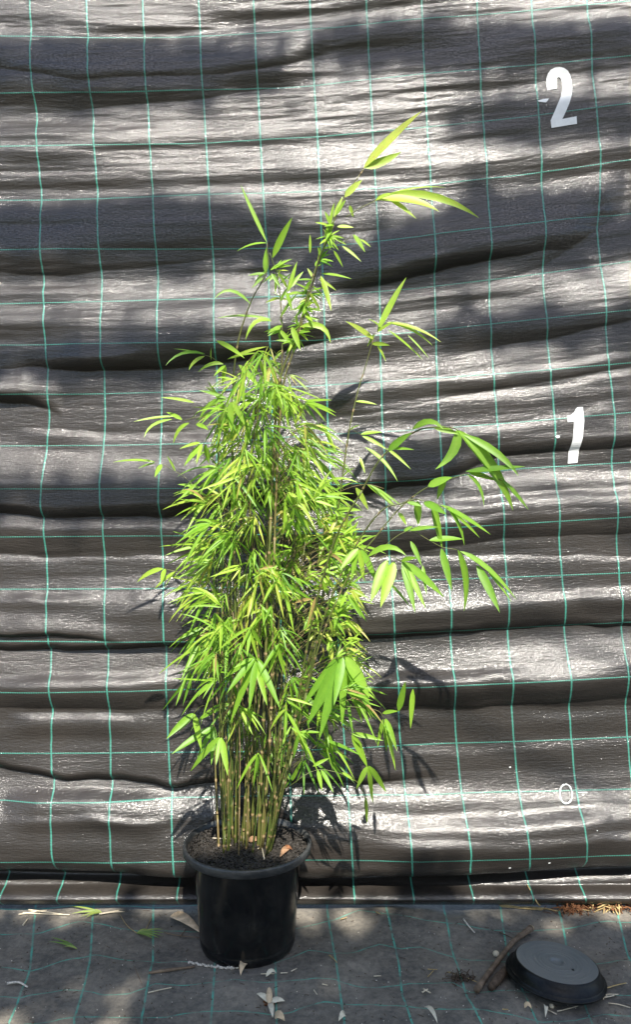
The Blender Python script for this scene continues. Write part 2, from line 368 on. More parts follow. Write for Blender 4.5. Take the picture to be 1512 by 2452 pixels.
# lit shelves: (polyline where the cloth swells furthest, strength along it, height of the upward-facing part)
SHELVES = [
    ([(0, 108), (350, 112), (500, 104), (750, 96), (1000, 72)], [(0, .9), (500, 1), (760, .5), (1000, 0)], 30),
    ([(0, 330), (250, 322), (500, 300), (760, 290)], [(0, .9), (250, .9), (500, .5), (700, .8), (800, 0)], 28),
    ([(0, 405), (300, 398), (500, 392), (760, 380), (1000, 372)], [(0, 1), (300, .8), (600, .8), (800, .3), (1000, .0)], 30),
    ([(0, 500), (250, 498), (500, 480)], [(0, 1), (250, .8), (420, 0)], 24),
    ([(900, 150), (1200, 110), (1512, 60)], [(900, 0), (1000, .7), (1512, .8)], 28),
    ([(1000, 270), (1250, 230), (1512, 190)], [(1000, 0), (1250, .5), (1400, 1), (1512, 1)], 26),
    ([(800, 445), (1000, 420), (1300, 380), (1512, 350)], [(800, 0), (1000, .8), (1250, .5), (1400, .9), (1512, 1)], 32),
    ([(880, 570), (1000, 552), (1150, 525)], [(860, 0), (960, .9), (1080, .6), (1160, 0)], 22),
    ([(0, 705), (200, 706), (400, 695), (600, 650)], [(0, .8), (200, 1), (400, .8), (650, .6), (760, 0)], 28),
    ([(0, 765), (200, 760), (350, 765)], [(0, 1), (250, 1), (450, .1)], 24),
    ([(690, 760), (800, 745), (950, 725), (1200, 690)], [(640, 0), (720, 1), (900, 1), (1100, .4), (1300, 0)], 22),
    ([(760, 850), (900, 812), (1100, 790)], [(700, 0), (780, .8), (900, .8), (1100, 0)], 20),
    ([(780, 945), (1000, 925), (1200, 905), (1512, 862)], [(740, 0), (800, .8), (1000, .7), (1200, .9), (1512, 1)], 24),
    ([(850, 985), (1100, 962), (1300, 940), (1512, 905)], [(800, 0), (950, .7), (1300, 1.1), (1512, .8)], 22),
    ([(900, 1062), (1100, 1042), (1250, 1025), (1450, 990)], [(860, 0), (950, .8), (1250, 1.1), (1430, .4), (1500, 0)], 22),
    ([(60, 1040), (300, 1052), (500, 1050)], [(40, 0), (110, 1), (500, .9), (560, .3)], 20),
    ([(0, 1165), (200, 1162), (420, 1150)], [(0, .9), (200, .7), (420, .3)], 18),
    ([(0, 1350), (200, 1346), (420, 1346)], [(0, .8), (250, .7), (420, .4)], 24),
    ([(0, 1440), (400, 1438)], [(0, 1), (400, .8), (480, .3)], 26),
    ([(850, 1240), (1000, 1225), (1250, 1205), (1512, 1185)], [(800, .3), (950, 1.1), (1250, 1.1), (1512, .7)], 26),
    ([(850, 1268), (1100, 1252), (1300, 1240), (1512, 1225)], [(800, .5), (1000, 1), (1300, .7), (1512, .5)], 20),
    ([(900, 1475), (1200, 1450), (1512, 1420)], [(850, .2), (1000, .8), (1250, .9), (1512, .8)], 24),
    ([(0, 1640), (300, 1640), (430, 1625)], [(0, 1.2), (300, 1.1), (430, .9), (600, .5)], 34),
    ([(850, 1632), (1100, 1622), (1300, 1605), (1512, 1590)], [(820, .5), (1000, 1), (1300, .8), (1512, .6)], 26),
    ([(40, 1720), (260, 1722)], [(20, 0), (80, .8), (240, .8), (380, .2)], 22),
    ([(950, 1815), (1250, 1800), (1512, 1785)], [(900, 0), (1050, .5), (1512, .5)], 30),
    ([(40, 1905), (250, 1910), (430, 1912)], [(20, .2), (100, 1.1), (330, 1), (440, .5), (600, .6)], 30),
    ([(60, 1950), (250, 1946), (340, 1956)], [(40, 0), (100, .8), (360, .8), (420, 0)], 20),
    ([(520, 1950), (700, 1955), (1000, 1975), (1250, 1965), (1512, 1945)], [(480, .3), (600, 1.2), (800, 1.2), (1000, 1), (1512, .9)], 40),
    ([(900, 2005), (1200, 2010), (1512, 1985)], [(860, 0), (1000, .4), (1512, .5)], 26),
]
def cloth_fold(px, py):
    px = np.asarray(px, float); py = np.asarray(py, float)
    u, v = grid_uv(px, py, VL, HL, HX)
    top = np.clip((1500 - py) / 1500, 0, 1)               # slack cloth at the top, taut below
    wob = 5 * N5(u * 1.1 + 3, v * 0.5) + 3 * N4(u * 3.0, v * 0.9 + 7)
    h = np.zeros_like(px)
    for poly, amp, r, L in CREASES:
        yc = np.interp(px, [a for a, b in poly], [b for a, b in poly]) + wob * (0.9 if r < 60 else 0.5)
        a = np.interp(px, [q for q, b in amp], [b for q, b in amp])
        r_ = r * (1 + 0.25 * N3(u * 0.9 + r, 0.3 * v + L)); s = yc - py
        up = np.sin(np.clip(s / r_, 0, 1) * math.pi / 2) ** 0.8
        down = 0.5 + 0.5 * np.cos(np.clip((s - r_) / L, 0, 1) * math.pi)
        h = h + a * np.where(s <= 0, 0.0, np.where(s < r_, up, down))
    for poly, amp, wd in SHELVES:
        yc = np.interp(px, [a for a, b in poly], [b for a, b in poly]) + 0.8 * wob
        a = np.interp(px, [q for q, b in amp], [b for q, b in amp])
        a = a * (0.75 + 0.5 * N4(u * 0.8 + wd, v * 0.3))
        tilt = np.tan(np.radians(7 + 27 * np.clip(py / 2100, 0, 1)))
        s = py - yc
        upf = np.clip(1 + s / wd, 0, 1); upf = upf * upf * (3 - 2 * upf)
        dn = 0.5 + 0.5 * np.cos(np.clip(s / (2.3 * wd), 0, 1) * math.pi)
        h = h + a * tilt * wd * 0.00118 * 1.0 * np.where(s < 0, upf, dn)
    # rolled hem along the bottom
    s = (2166 - py) / 46.0
    h = h - 0.026 * np.exp(-((py - np.interp(px, [-400, 0, 740, 1512, 1900], [2096, 2096, 2112, 2084, 2066])) / 13) ** 2)
    h = h + 0.044 * np.where((s > 0) & (s < 1), np.sqrt(np.clip(1 - (2 * s - 1) ** 2, 0, 1)), 0.0)
    calm = 1 - 0.8 * np.exp(-((px - 1345) / 60) ** 2 - ((py - 235) / 95) ** 2) - 0.6 * np.exp(-((px - 1375) / 45) ** 2 - ((py - 1045) / 80) ** 2)
    h = h + 0.0085 * N1(u * 0.30, v * 1.5) * (0.5 + 0.9 * top)
    h = h + 0.0048 * N2(u * 0.50 + 9, v * 4.2) * (0.25 + 0.75 * top) * calm
    h = h + 0.0014 * N3(u * 1.0, v * 10.5 + 2) * (0.22 + 0.75 * top) * calm
    h = h + 0.0006 * N4(u * 2.6, v * 22.0 + 5) * (0.25 + 0.95 * top) * calm
    edge = np.clip((2166 - py) / 30, 0, 1)
    return h * (0.25 + 0.75 * edge)
def wall_pos(px, py, off=0.0):
    px = np.asarray(px, float); py = np.asarray(py, float)
    a = (px - CX) / FPX; b = -(py - CY) / FPX
    ry = CP - b * SP; rz = SP + b * CP
    t = (WALL_Y0 + WALL_S * CAM_Z) / (ry - WALL_S * rz)
    X, Z = a * t, CAM_Z + rz * t
    return np.stack([X, WALL_Y0 + WALL_S * Z - cloth_fold(px, py) - off, Z], -1)
def sheet(name, xs, zs, fpos, m):
    A, B = np.meshgrid(xs, zs)
    co, uv = fpos(A.ravel(), B.ravel())
    nx, nz = len(xs), len(zs)
    i = np.arange((nz - 1) * (nx - 1)); r, c = i // (nx - 1), i % (nx - 1)
    q = np.stack([r * nx + c, r * nx + c + 1, (r + 1) * nx + c + 1, (r + 1) * nx + c], -1).astype(np.int32)
    me = bpy.data.meshes.new(name)
    me.vertices.add(len(co)); me.vertices.foreach_set('co', co.astype(np.float32).ravel())
    me.loops.add(q.size); me.loops.foreach_set('vertex_index', q.ravel())
    me.polygons.add(len(q)); me.polygons.foreach_set('loop_start', np.arange(0, q.size, 4, dtype=np.int32))
    me.polygons.foreach_set('use_smooth', np.ones(len(q), bool))
    ul = me.uv_layers.new(name='UVMap'); ul.data.foreach_set('uv', uv[q.ravel()].astype(np.float32).ravel())
    me.update(calc_edges=True); me.validate()
    me.materials.append(m)
    o = bpy.data.objects.new(name, me); COL.objects.link(o); return o
def wall_f(X, Z):
    Y = WALL_Y0 + WALL_S * Z
    px, py = topx(X, Y, Z)
    px = np.clip(px, -900, 2400); py = np.clip(py, -700, 2300)
    u, v = grid_uv(px, py, VL, HL, HX)
    Yf = Y - cloth_fold(px, py)
    k = np.clip((0.36 - Z) / 0.08, 0, 1); k = k * k * (3 - 2 * k)      # the pot's rim pushes the cloth back
    Yp = POT.y + np.sqrt(np.maximum(0.176 ** 2 - (X - POT.x) ** 2, 0)) + 0.003
    Yf = np.where(np.abs(X - POT.x) < 0.176, Yf + k * np.maximum(Yp - Yf, 0), Yf)
    return np.stack([X, Yf, Z], -1), np.stack([u, v], -1)
xs = np.concatenate([np.arange(-2.6, -1.1, 0.03), np.arange(-1.1, 1.1, 0.006), np.arange(1.1, 2.6, 0.03)])
zs = np.concatenate([np.arange(0.012, 2.75, 0.0026), np.arange(2.75, 3.1, 0.03)])
wall = sheet('weed_mat_curtain', xs, zs, wall_f, M_CLOTH)
tag(wall, 'black woven sheet with green grid lines hanging in creases behind the bamboo', 'woven sheet')

# ------------------------------------------------------------------ ground
GH = [[(-200, 2180), (0, 2176), (300, 2174), (437, 2166), (714, 2160), (1512, 2150)],
      [(-200, 2228), (0, 2232), (77, 2234), (195, 2212), (288, 2227), (437, 2231), (600, 2230), (714, 2222), (777, 2204), (863, 2184), (992, 2204), (1120, 2217), (1234, 2227), (1352, 2220), (1505, 2208), (1700, 2215)],
      [(-200, 2300), (0, 2312), (72, 2319), (154, 2302), (231, 2287), (308, 2299), (442, 2307), (560, 2318), (663, 2307), (740, 2279), (802, 2289), (863, 2276), (910, 2261), (961, 2271), (1007, 2263), (1074, 2284), (1126, 2295), (1260, 2300), (1424, 2304), (1512, 2299), (1700, 2300)],
      [(-200, 2375), (0, 2382), (46, 2389), (154, 2371), (242, 2383), (308, 2381), (370, 2361), (437, 2361), (565, 2348), (632, 2358), (720, 2353), (800, 2350), (850, 2363), (900, 2363), (982, 2352), (1054, 2356), (1085, 2358), (1126, 2379), (1234, 2379), (1475, 2387), (1700, 2385)],
      [(-200, 2470), (0, 2462), (103, 2452), (242, 2434), (401, 2433), (488, 2412), (565, 2412), (648, 2420), (704, 2412), (777, 2394), (812, 2394), (966, 2407), (1146, 2423), (1300, 2446), (1380, 2440), (1450, 2425), (1512, 2430)],
      [(0, 2560), (1512, 2545)], [(0, 2670), (1512, 2660)]]
GV = [[(2170, -60), (2452, -140)], [(2170, 85), (2204, 82), (2312, 72), (2358, 57), (2452, 20)], [(2170, 224), (2214, 221), (2292, 216), (2369, 200), (2446, 177)],
      [(2173, 367), (2302, 366), (2430, 339)], [(2170, 517), (2328, 514), (2452, 504)], [(2170, 655), (2312, 660), (2452, 663)],
      [(2178, 784), (2322, 807), (2435, 825)], [(2178, 925), (2302, 956), (2379, 964), (2452, 990)], [(2173, 1064), (2271, 1084), (2394, 1120), (2452, 1156)],
      [(2173, 1200), (2261, 1213), (2350, 1240), (2452, 1290)], [(2170, 1336), (2199, 1346), (2266, 1359), (2452, 1420)], [(2178, 1477), (2281, 1506), (2452, 1560)]]
def ground_h(X, Y):
    X = np.asarray(X, float); Y = np.asarray(Y, float)
    h = 0.009 * N1(X * 5.0 + 40, Y * 8.0 + 3) + 0.0045 * N2(X * 13 + 7, Y * 17) + 0.0016 * N3(X * 34, Y * 40 + 9)
    near = np.exp(-(((X + 0.176) / 0.17) ** 2 + ((Y - 2.140) / 0.17) ** 2) ** 2)    # pressed flat under the pot
    return h * (1 - near)
def ground_f(X, Y):
    px, py = topx(X, np.maximum(Y, 1.2), np.zeros_like(X))
    px = np.clip(px, -900, 2500); py = np.clip(py, 2120, 2900)
    u, v = grid_uv(px, py, GV, GH, None)
    far = Y < 1.25
    v = np.where(far, v + (1.25 - Y) / 0.155, v)
    hh = ground_h(X, Y)
    return np.stack([X, Y, hh], -1), np.stack([u, v], -1)
gx = np.concatenate([np.arange(-14, -1.2, 0.4), np.arange(-1.2, 1.2, 0.007), np.arange(1.2, 14.2, 0.4)])
gy = np.concatenate([np.arange(-14, 1.2, 0.4), np.arange(1.2, 2.5, 0.006), np.arange(2.5, 14, 0.4)])
ground = sheet('ground', gx, gy, ground_f, M_GROUND)
# faces of a y-up sheet look down: flip so normals face the sky
bm = bmesh.new(); bm.from_mesh(ground.data)
if bm.faces and (lambda f: (f.normal_update(), f.normal.z)[1])(next(iter(bm.faces))) < 0:
    bmesh.ops.reverse_faces(bm, faces=bm.faces[:])
bm.to_mesh(ground.data); bm.free()
tag(ground, 'dusty black weed mat with wavy green grid lines covering the ground', None, None, 'structure')
def G(px, py, lift=0.0):                                   # picture point -> point on the ground
    r = ray(px, py); t = -CAM_Z / r[2]; x, y = r[0] * t, r[1] * t
    h = float(ground_h(x, y))
    t = -(CAM_Z - h) / r[2]; x, y = r[0] * t, r[1] * t
    return Vector((x, y, float(ground_h(x, y)) + lift))

# ------------------------------------------------------------------ unseen greenery behind the photographer, added to shade the scene and block the horizon
TY = -1.7
r2 = np.random.default_rng(77)
def add_card(mb, c, size, rr):
    n_ = Vector(rr.normal(size=3)).normalized(); a_ = n_.orthogonal().normalized(); b_ = n_.cross(a_)
    th = rr.uniform(0, 6.28); a2 = a_ * math.cos(th) + b_ * math.sin(th); b2 = n_.cross(a2)
    mb.add([c - a2 * size, c - b2 * size * .42 + a2 * size * .1, c + a2 * size, c + b2 * size * .42 + a2 * size * .1], [(0, 1, 2, 3)], rr.uniform(0, 1))
added_hedge = empty('added_hedge', (0, TY - 0.6, 0))  # added, unseen: keeps the bright horizon out of the cloth's reflections
tag(added_hedge, 'unseen low dense greenery added behind the photographer to block the horizon', 'added_hedge')
mb = MB()
for i in range(6000):
    x = r2.uniform(-4.5, 4.5); tp = 2.25 + 0.12 * float(N4(x * 1.3 + 11, 0.5))
    add_card(mb, Vector((x, r2.normal(0, 0.2), tp * (1 - r2.random() ** 1.2 * 0.98))), r2.uniform(0.06, 0.11), r2)
mb.build('foliage', M_HEDGE, added_hedge, smooth=False)
tree = empty('tree', (2.9, TY, 0))
tag(tree, 'unseen tall tree behind the photographer with boughs shaped to shade pot, ground and cloth', 'tree')
mb = MB()
for i in range(15000):                                     # low edge of the crown, shaped to shade pot and ground
    x = r2.uniform(-2.6, 4.4); tp = TREE_TOP + 0.08 * float(N4(x * 1.3 + 11, 0.5)) + 0.10 * float(N5(x * 4.2, 3.5))
    z = tp - 1.6 * r2.random() ** 1.25
    if -0.45 < x < 0.2 and z < tp - 0.25 and r2.random() < 0.9: continue         # a thin spot lets sun onto the ground at the left
    add_card(mb, Vector((x - 2.9, r2.normal(0, 0.07), z)), r2.uniform(0.05, 0.10), r2)
SHADE = [(1290, 555, 150, 40, 850), (290, 565, 230, 34, 800), (330, 172, 220, 28, 650), (1000, 1130, 60, 22, 60), (900, 640, 160, 24, 220), (250, 880, 200, 16, 160), (300, 1220, 180, 12, 160),
         (1150, 110, 300, 34, 520), (1330, 290, 150, 26, 260), (1300, 800, 160, 18, 160)]
SPRAYS = []
for ax, ay, wx, wy_, cnt in SHADE:                         # unseen sprays placed sunward to throw the large soft shadows on the cloth
    X, Z = wall_xz(ax, ay); t = (WALL_Y0 + WALL_S * Z - TY) / -SUN_TO.y
    c = Vector((X, WALL_Y0 + WALL_S * Z, Z)) + SUN_TO * t
    SPRAYS.append(c)
    for i in range(cnt):
        d = Vector((r2.normal(0, wx * .00118 * .8), r2.normal(0, .02), r2.normal(0, wy_ * .00118 * .8)))
        add_card(mb, Vector((c.x - 2.9, 0, c.z)) + d, r2.uniform(0.035, 0.07), r2)
mb.build('crown', M_HEDGE, tree, smooth=False)
mb = MB(); mb.tube(smooth_path([(0, 0, -.05), (.05, -.05, 1.5), (-.05, 0, 3.2), (.1, .05, 5.2), (0, 0, 7.5), (.05, 0, 9.2)], 5), [.16 * (1 - .8 * i / 25) for i in range(26)], 12)
mb.build('trunk', M_BARKDARK, tree)
for c in SPRAYS:
    mb = MB(); e = Vector((c.x - 2.9, 0, c.z)); st = Vector((.03, 0, max(3.0, c.z - 1.0 - .25 * abs(e.x))))
    mb.tube(bez(st, (st + e) / 2 + Vector((0, 0, -.15)), e, 7), [.022, .018, .015, .012, .009, .006, .004], 6)
    mb.build('shade_bough', M_BARKDARK, tree)

# ------------------------------------------------------------------ plant pot
pot = empty('plant_pot', POT)
tag(pot, 'round black plastic nursery pot holding the tall bamboo', 'plant pot')
mb = MB(); lathe(mb, [(0.0, .006), (.108, .006), (.112, .0), (.119, .001), (.1225, .010), (.1235, .024), (.1215, .027), (.1245, .034), (.1290, .11), (.1345, .19), (.1375, .236), (.1385, .246), (.1300, .246), (.122, .06), (0, .05)], 96)
body = mb.build('body', M_POT, pot)
mb = MB(); lathe(mb, [(.1388, .2455), (.1500, .2480), (.1625, .2475), (.1645, .2490), (.1650, .2640), (.1640, .2675), (.1615, .2690), (.1580, .2688), (.1558, .2660), (.1540, .2480), (.1395, .2460)], 96)
rim = mb.build('rim', M_RIM, pot)
SOIL_Z = 0.256
# soil
mb = MB(); vs = []; fs = []
rings, seg = 26, 96
for i in range(rings + 1):
    r = .1545 * i / rings
    for k in range(seg):
        a = 2 * math.pi * k / seg; x, y = r * math.cos(a), r * math.sin(a)
        z = SOIL_Z + 0.0035 * float(N1(x * 28 + 5, y * 28)) + 0.0028 * float(N2(x * 90, y * 90 + 4)) - 0.006 * (r / .155) ** 4
        vs.append((x, y, z))
for i in range(rings):
    for k in range(seg):
        a, b = i * seg + k, i * seg + (k + 1) % seg; fs.append((a, b, b + seg, a + seg))
mb.add(vs, fs)
def lump(mb, c, s, rr, t=0.5, el=1.0):
    ph = rr.uniform(0, 6.28)
    vs = [Vector((0, 0, s * rr.uniform(.6, 1)))] + [Vector((math.cos(a + ph) * s * el * rr.uniform(.7, 1.2), math.sin(a + ph) * s * rr.uniform(.7, 1.2), rr.uniform(-.2, .25) * s)) for a in [k * 1.2566 for k in range(5)]] + [Vector((0, 0, -s * .7))]
    q = Quaternion(Vector(rr.normal(size=3)).normalized(), rr.uniform(0, 3))
    mb.add([c + q @ v for v in vs], [(0, k, k % 5 + 1) for k in range(1, 6)] + [(6, k % 5 + 1, k) for k in range(1, 6)], t)
for i in range(2600):
    r = .153 * math.sqrt(r2.random()); a = r2.uniform(0, 6.28)
    lump(mb, Vector((r * math.cos(a), r * math.sin(a), SOIL_Z + .0015)), r2.uniform(.0014, .0050), r2)
soil = mb.build('potting_soil', M_SOIL, None, smooth=False); soil.location = POT
tag(soil, 'dark crumbly potting soil filling the black pot', None, None, 'stuff')

# ------------------------------------------------------------------ bamboo
plant = empty('bamboo_plant', (POT.x, POT.y, SOIL_Z))
tag(plant, 'tall clump of yellow green bamboo with many thin canes in the pot', 'bamboo')
def child(o):                                             # keep world coordinates under the plant's empty
    o.parent = plant; o.matrix_parent_inverse = Matrix.Translation((-POT.x, -POT.y, -SOIL_Z)); return o
def sub(o, par):
    o.parent = par; return o
lr = np.random.default_rng(4)
LP = [(0.0, .10), (.06, .42), (.18, .86), (.34, 1.0), (.52, .92), (.70, .70), (.86, .38), (.95, .15), (1.0, .012)]
def leaf(mb, p0, pm, p1, wid, tint=None, nrm=None):
    """lance-shaped leaf with a shallow fold along its midrib"""
    p0, pm, p1 = Vector(p0), Vector(pm), Vector(p1)
    L = (p1 - p0).length
    if tint is None: tint = float(np.clip(lr.normal(.48, .16), .05, .95))
    if nrm is None: nrm = Vector((lr.normal(0, .45), -1 + lr.normal(0, .3), .75 + lr.normal(0, .45)))
    vs, fs, ts = [], [], []
    for i, (t, wf) in enumerate(LP):
        c = p0 * (1 - t) ** 2 + pm * (2 * t * (1 - t)) + p1 * t * t
        d = ((pm - p0) * (1 - t) + (p1 - pm) * t).normalized()
        s = d.cross(nrm); s = s.normalized() if s.length > 1e-5 else d.orthogonal().normalized()
        n = s.cross(d).normalized()
        hw = wid * wf * .5
        vs += [c - s * hw + n * hw * .28, c, c + s * hw + n * hw * .28]
        ts += [tint, min(1, tint + .08), tint]
        if i:
            k = (i - 1) * 3; fs += [(k, k + 1, k + 4, k + 3), (k + 1, k + 2, k + 5, k + 4)]
    mb.add(vs, fs, ts)
PXM = lambda y: y / FPX                                    # metres per picture unit at distance y

def canes(mb, pts, r0, r1, tint, gap=0.085):
    """a cane with swollen nodes and paler sheath rings"""
    path = smooth_path(pts, 6); out, rad, ts = [], [], []
    acc = lr.uniform(0, gap); tot = len(path)
    for i, p in enumerate(path):
        f = i / (tot - 1); r = r0 + (r1 - r0) * f
        if i:
            seg = (p - path[i - 1]).length; acc += seg
            if acc > gap:
                acc -= gap; d = (p - path[i - 1]).normalized()
                q = p - d * acc if acc < seg else path[i - 1] + d * seg * .5
                for o, m_, t_ in ((-.006, 1.0, .0), (-.0015, 1.38, .45), (.0015, 1.30, .40), (.006, .98, -.12)):
                    out.append(q + d * o); rad.append(r * m_); ts.append(min(1, max(0, tint + t_)))
                if acc < .008: continue
        out.append(p); rad.append(r); ts.append(tint)
    # order along the path
    mb.tube(out, rad, 6, ts)
CULMS = []                                                 # (list of (px,py,y)) used to hang foliage
def add_culm(path, r0, r1, tint):
    pts = [P(a, b, y) for a, b, y in path]
    mb = MB(); canes(mb, pts, r0, r1, tint)
    o = mb.build('cane', M_CULM); child(o)
    CULMS.append((path, o, MB(), [])); return len(CULMS) - 1
def soil_px(bx, by):                                       # base on the soil, as picture point
    X, Y, Z = POT.x + bx, POT.y + by, SOIL_Z - 0.004
    a, b = topx(np.array(X), np.array(Y), np.array(Z)); return (float(a), float(b), Y)
# long canes that can be followed in the picture
add_culm([soil_px(.028, .0), (632, 1700, 2.11), (642, 1400, 2.10), (655, 1100, 2.08), (667, 927, 2.06), (699, 830, 2.04), (722, 765, 2.03), (745, 677, 2.01), (782, 575, 2.0), (824, 478, 1.99), (873, 403, 1.98)], .0042, .0013, .42)
add_culm([soil_px(.040, -.02), (650, 1700, 2.09), (655, 1400, 2.08), (665, 1100, 2.06), (678, 927, 2.05), (700, 850, 2.04), (728, 760, 2.03), (773, 598, 2.01), (800, 540, 2.0)], .0038, .0011, .50)
add_culm([soil_px(-.030, .02), (568, 1700, 2.13), (560, 1300, 2.13), (556, 1000, 2.12), (566, 843, 2.1), (597, 732, 2.08), (639, 649, 2.06), (640, 583, 2.05)], .0036, .0008, .30)
add_culm([soil_px(.010, .03), (610, 1700, 2.14), (640, 1300, 2.13), (668, 1000, 2.11), (676, 811, 2.1), (667, 677, 2.1), (646, 605, 2.09)], .0034, .0008, .40)
add_culm([soil_px(.060, -.01), (700, 1750, 2.11), (770, 1450, 2.08), (800, 1290, 2.07), (822, 1132, 2.06), (838, 1024, 2.05), (859, 932, 2.05), (875, 880, 2.05), (898, 800, 2.05)], .0030, .0010, .35)
add_culm([soil_px(.062, -.03), (690, 1820, 2.05), (745, 1500, 1.98), (790, 1330, 1.94), (821, 1253, 1.92), (862, 1185, 1.90), (899, 1117, 1.88), (930, 1080, 1.87), (989, 1037, 1.86), (1026, 1024, 1.85), (1081, 1024, 1.84), (1100, 1031, 1.84)], .0030, .0009, .25)
add_culm([soil_px(.055, -.045), (700, 1800, 2.0), (770, 1500, 1.93), (840, 1330, 1.90), (912, 1225, 1.87), (970, 1203, 1.86), (1026, 1166, 1.85), (1115, 1135, 1.84)], .0026, .0008, .25)
add_culm([soil_px(.050, -.055), (690, 1850, 2.0), (760, 1560, 1.92), (840, 1370, 1.89), (905, 1280, 1.88), (976, 1202, 1.87), (1032, 1203, 1.86), (1070, 1216, 1.85)], .0026, .0008, .3)
NLONG = len(CULMS)
for i in range(46):                                        # the close stand of canes rising from the soil
    a = lr.uniform(0, 6.28); r = math.sqrt(lr.random())
    bx, by = -.008 + .075 * r * math.cos(a), -.005 + .055 * r * math.sin(a)
    if i < 9: bx = -.072 + .03 * lr.random()
    if 9 <= i < 18: bx = .03 + .035 * lr.random()
    s = soil_px(bx, by)
    topy = lr.choice([lr.uniform(860, 1120), lr.uniform(1080, 1450), lr.uniform(1300, 1600)], p=[.35, .4, .25])
    rise = (s[1] - topy) / 1000.0
    tx = s[0] + (s[0] - 588) * (.45 + .9 * rise) + lr.normal(0, 18) + 30 * rise
    tx = min(max(tx, 470 if topy > 1050 else 520), 800 if topy > 1150 else 730)
    ty_ = s[2] + (by * 1.2 + lr.normal(0, .03)) * rise
    mid = (s[0] * .55 + tx * .45 + lr.normal(0, 11), s[1] * .5 + topy * .5, s[2] * .5 + ty_ * .5)
    q1 = (s[0] * .82 + tx * .18 + lr.normal(0, 6), s[1] * .76 + topy * .24, s[2] * .8 + ty_ * .2)
    add_culm([s, q1, mid, (tx, topy, ty_)], lr.uniform(.0015, .0031), .0008, float(np.clip(lr.normal(.33, .27), .0, .95)))

def twig(mb, a, b, r=.0009, sag=0.0, tint=.35):
    a, b = Vector(a), Vector(b); m = (a + b) / 2 + Vector((0, 0, sag))
    mb.tube(bez(a, m, b, 6), [r * 1.2, r * 1.1, r, r, r * .9, r * .7], 5, tint)
def fan(mb, base, dirang, n, spread, ln, wd, y, tint=None, droop=.25):
    """leaves fanning from one point; dirang in degrees in the picture, 0 right, 90 up"""
    s = PXM(y)
    for k in range(n):
        ang = R(dirang + (spread * ((k + .5) / n - .5) * 2 + lr.normal(0, 7)))
        L = ln * lr.uniform(.65, 1.12) * s
        dy = lr.normal(0, .45)
        d = Vector((math.cos(ang), dy, math.sin(ang))); d.normalize()
        p0 = base + Vector((lr.normal(0, 2.5), lr.normal(0, 2.5), lr.normal(0, 3))) * s
        p1 = p0 + d * L - Vector((0, 0, droop * L * lr.uniform(.2, 1.2)))
        pm = p0 + d * L * .52 + Vector((0, 0, droop * L * .25))
        leaf(mb, p0, pm, p1, wd * lr.uniform(.75, 1.2) * s, tint)

# ---- leaves that can be picked out one by one: (base, tip, width [, bend point]) in picture units, distance y
def EX(ci, y, items, tint=None, dy=.05):
    mb = CULMS[ci][2]
    for it in items:
        b, t, wd = it[0], it[1], it[2]
        y1 = y + lr.uniform(-dy, dy * .4)
        p0, p1 = P(b[0], b[1], y), P(t[0], t[1], y1)
        if len(it) > 3:
            m = it[3]; c = P(m[0], m[1], (y + y1) / 2); pm = c * 2 - (p0 + p1) / 2
        else:
            pm = (p0 + p1) / 2 + Vector((0, 0, .06 * (p1 - p0).length))
        leaf(mb, p0, pm, p1, wd * PXM(y) * 1.08, None if tint is None else float(np.clip(lr.normal(tint, .07), 0, 1)), Vector((lr.normal(0, .25), -1, .5 + lr.normal(0, .25))))
def TW(ci, y, pts, r=.0010, tint=.35):
    m_ = MB(); m_.tube(smooth_path([P(a, b, y) for a, b in pts], 4), r, 5, tint); CULMS[ci][3].append(m_)
EX(0, 1.98, [((872, 402), (1011, 266), 21), ((873, 401), (961, 364), 20, (915, 388)), ((826, 472), (868, 431), 15)], .72, .02)
EX(0, 1.99, [((838, 492), (847, 521), 8), ((808, 543), (848, 545), 9), ((792, 538), (778, 506), 8), ((790, 543), (801, 485), 8), ((806, 515), (829, 478), 9), ((787, 540), (755, 533), 6), ((800, 520), (822, 470), 8)], .6, .02)
TW(0, 1.98, [(829, 520), (860, 500), (903, 479)])
EX(0, 1.97, [((903, 478), (1069, 449), 6, (985, 452)), ((903, 478), (1053, 507), 22, (985, 480)), ((935, 464), (1148, 522), 17, (1050, 474)), ((928, 473), (998, 524), 11), ((900, 480), (935, 462), 10)], .72, .02)
EX(1, 2.0, [((847, 562), (875, 604), 11), ((863, 573), (889, 592), 6), ((820, 589), (866, 627), 7), ((743, 606), (743, 561), 6), ((790, 575), (812, 600), 6), ((800, 600), (822, 640), 6)], .6, .02)
TW(1, 2.0, [(790, 590), (820, 580), (847, 562)], .0006)
EX(1, 2.02, [((770, 655), (843, 668), 7), ((769, 661), (794, 745), 13), ((764, 668), (806, 696), 7), ((744, 703), (768, 746), 7), ((722, 781), (792, 822), 14, (770, 783)), ((699, 783), (720, 840), 13)], .6)
EX(2, 2.06, [((639, 580), (577, 443), 9, (604, 505)), ((639, 582), (567, 602), 7, (602, 586)), ((653, 617), (700, 521), 15), ((637, 654), (639, 592), 14), ((648, 647), (700, 620), 9), ((600, 728), (513, 716), 8, (553, 696)), ((640, 648), (610, 676), 8), ((634, 655), (594, 660), 7), ((630, 665), (603, 690), 6), ((655, 640), (700, 636), 7), ((650, 655), (672, 690), 8)], .42, .03)
EX(3, 2.09, [((690, 700), (712, 626), 9), ((695, 690), (727, 650), 9), ((688, 690), (664, 650), 7), ((690, 705), (722, 700), 7), ((686, 700), (700, 745), 8), ((672, 760), (714, 700), 8), ((650, 769), (588, 815), 13, (612, 772)), ((650, 764), (520, 762), 6, (580, 756)), ((676, 780), (640, 800), 10), ((670, 790), (700, 830), 10)], .5)
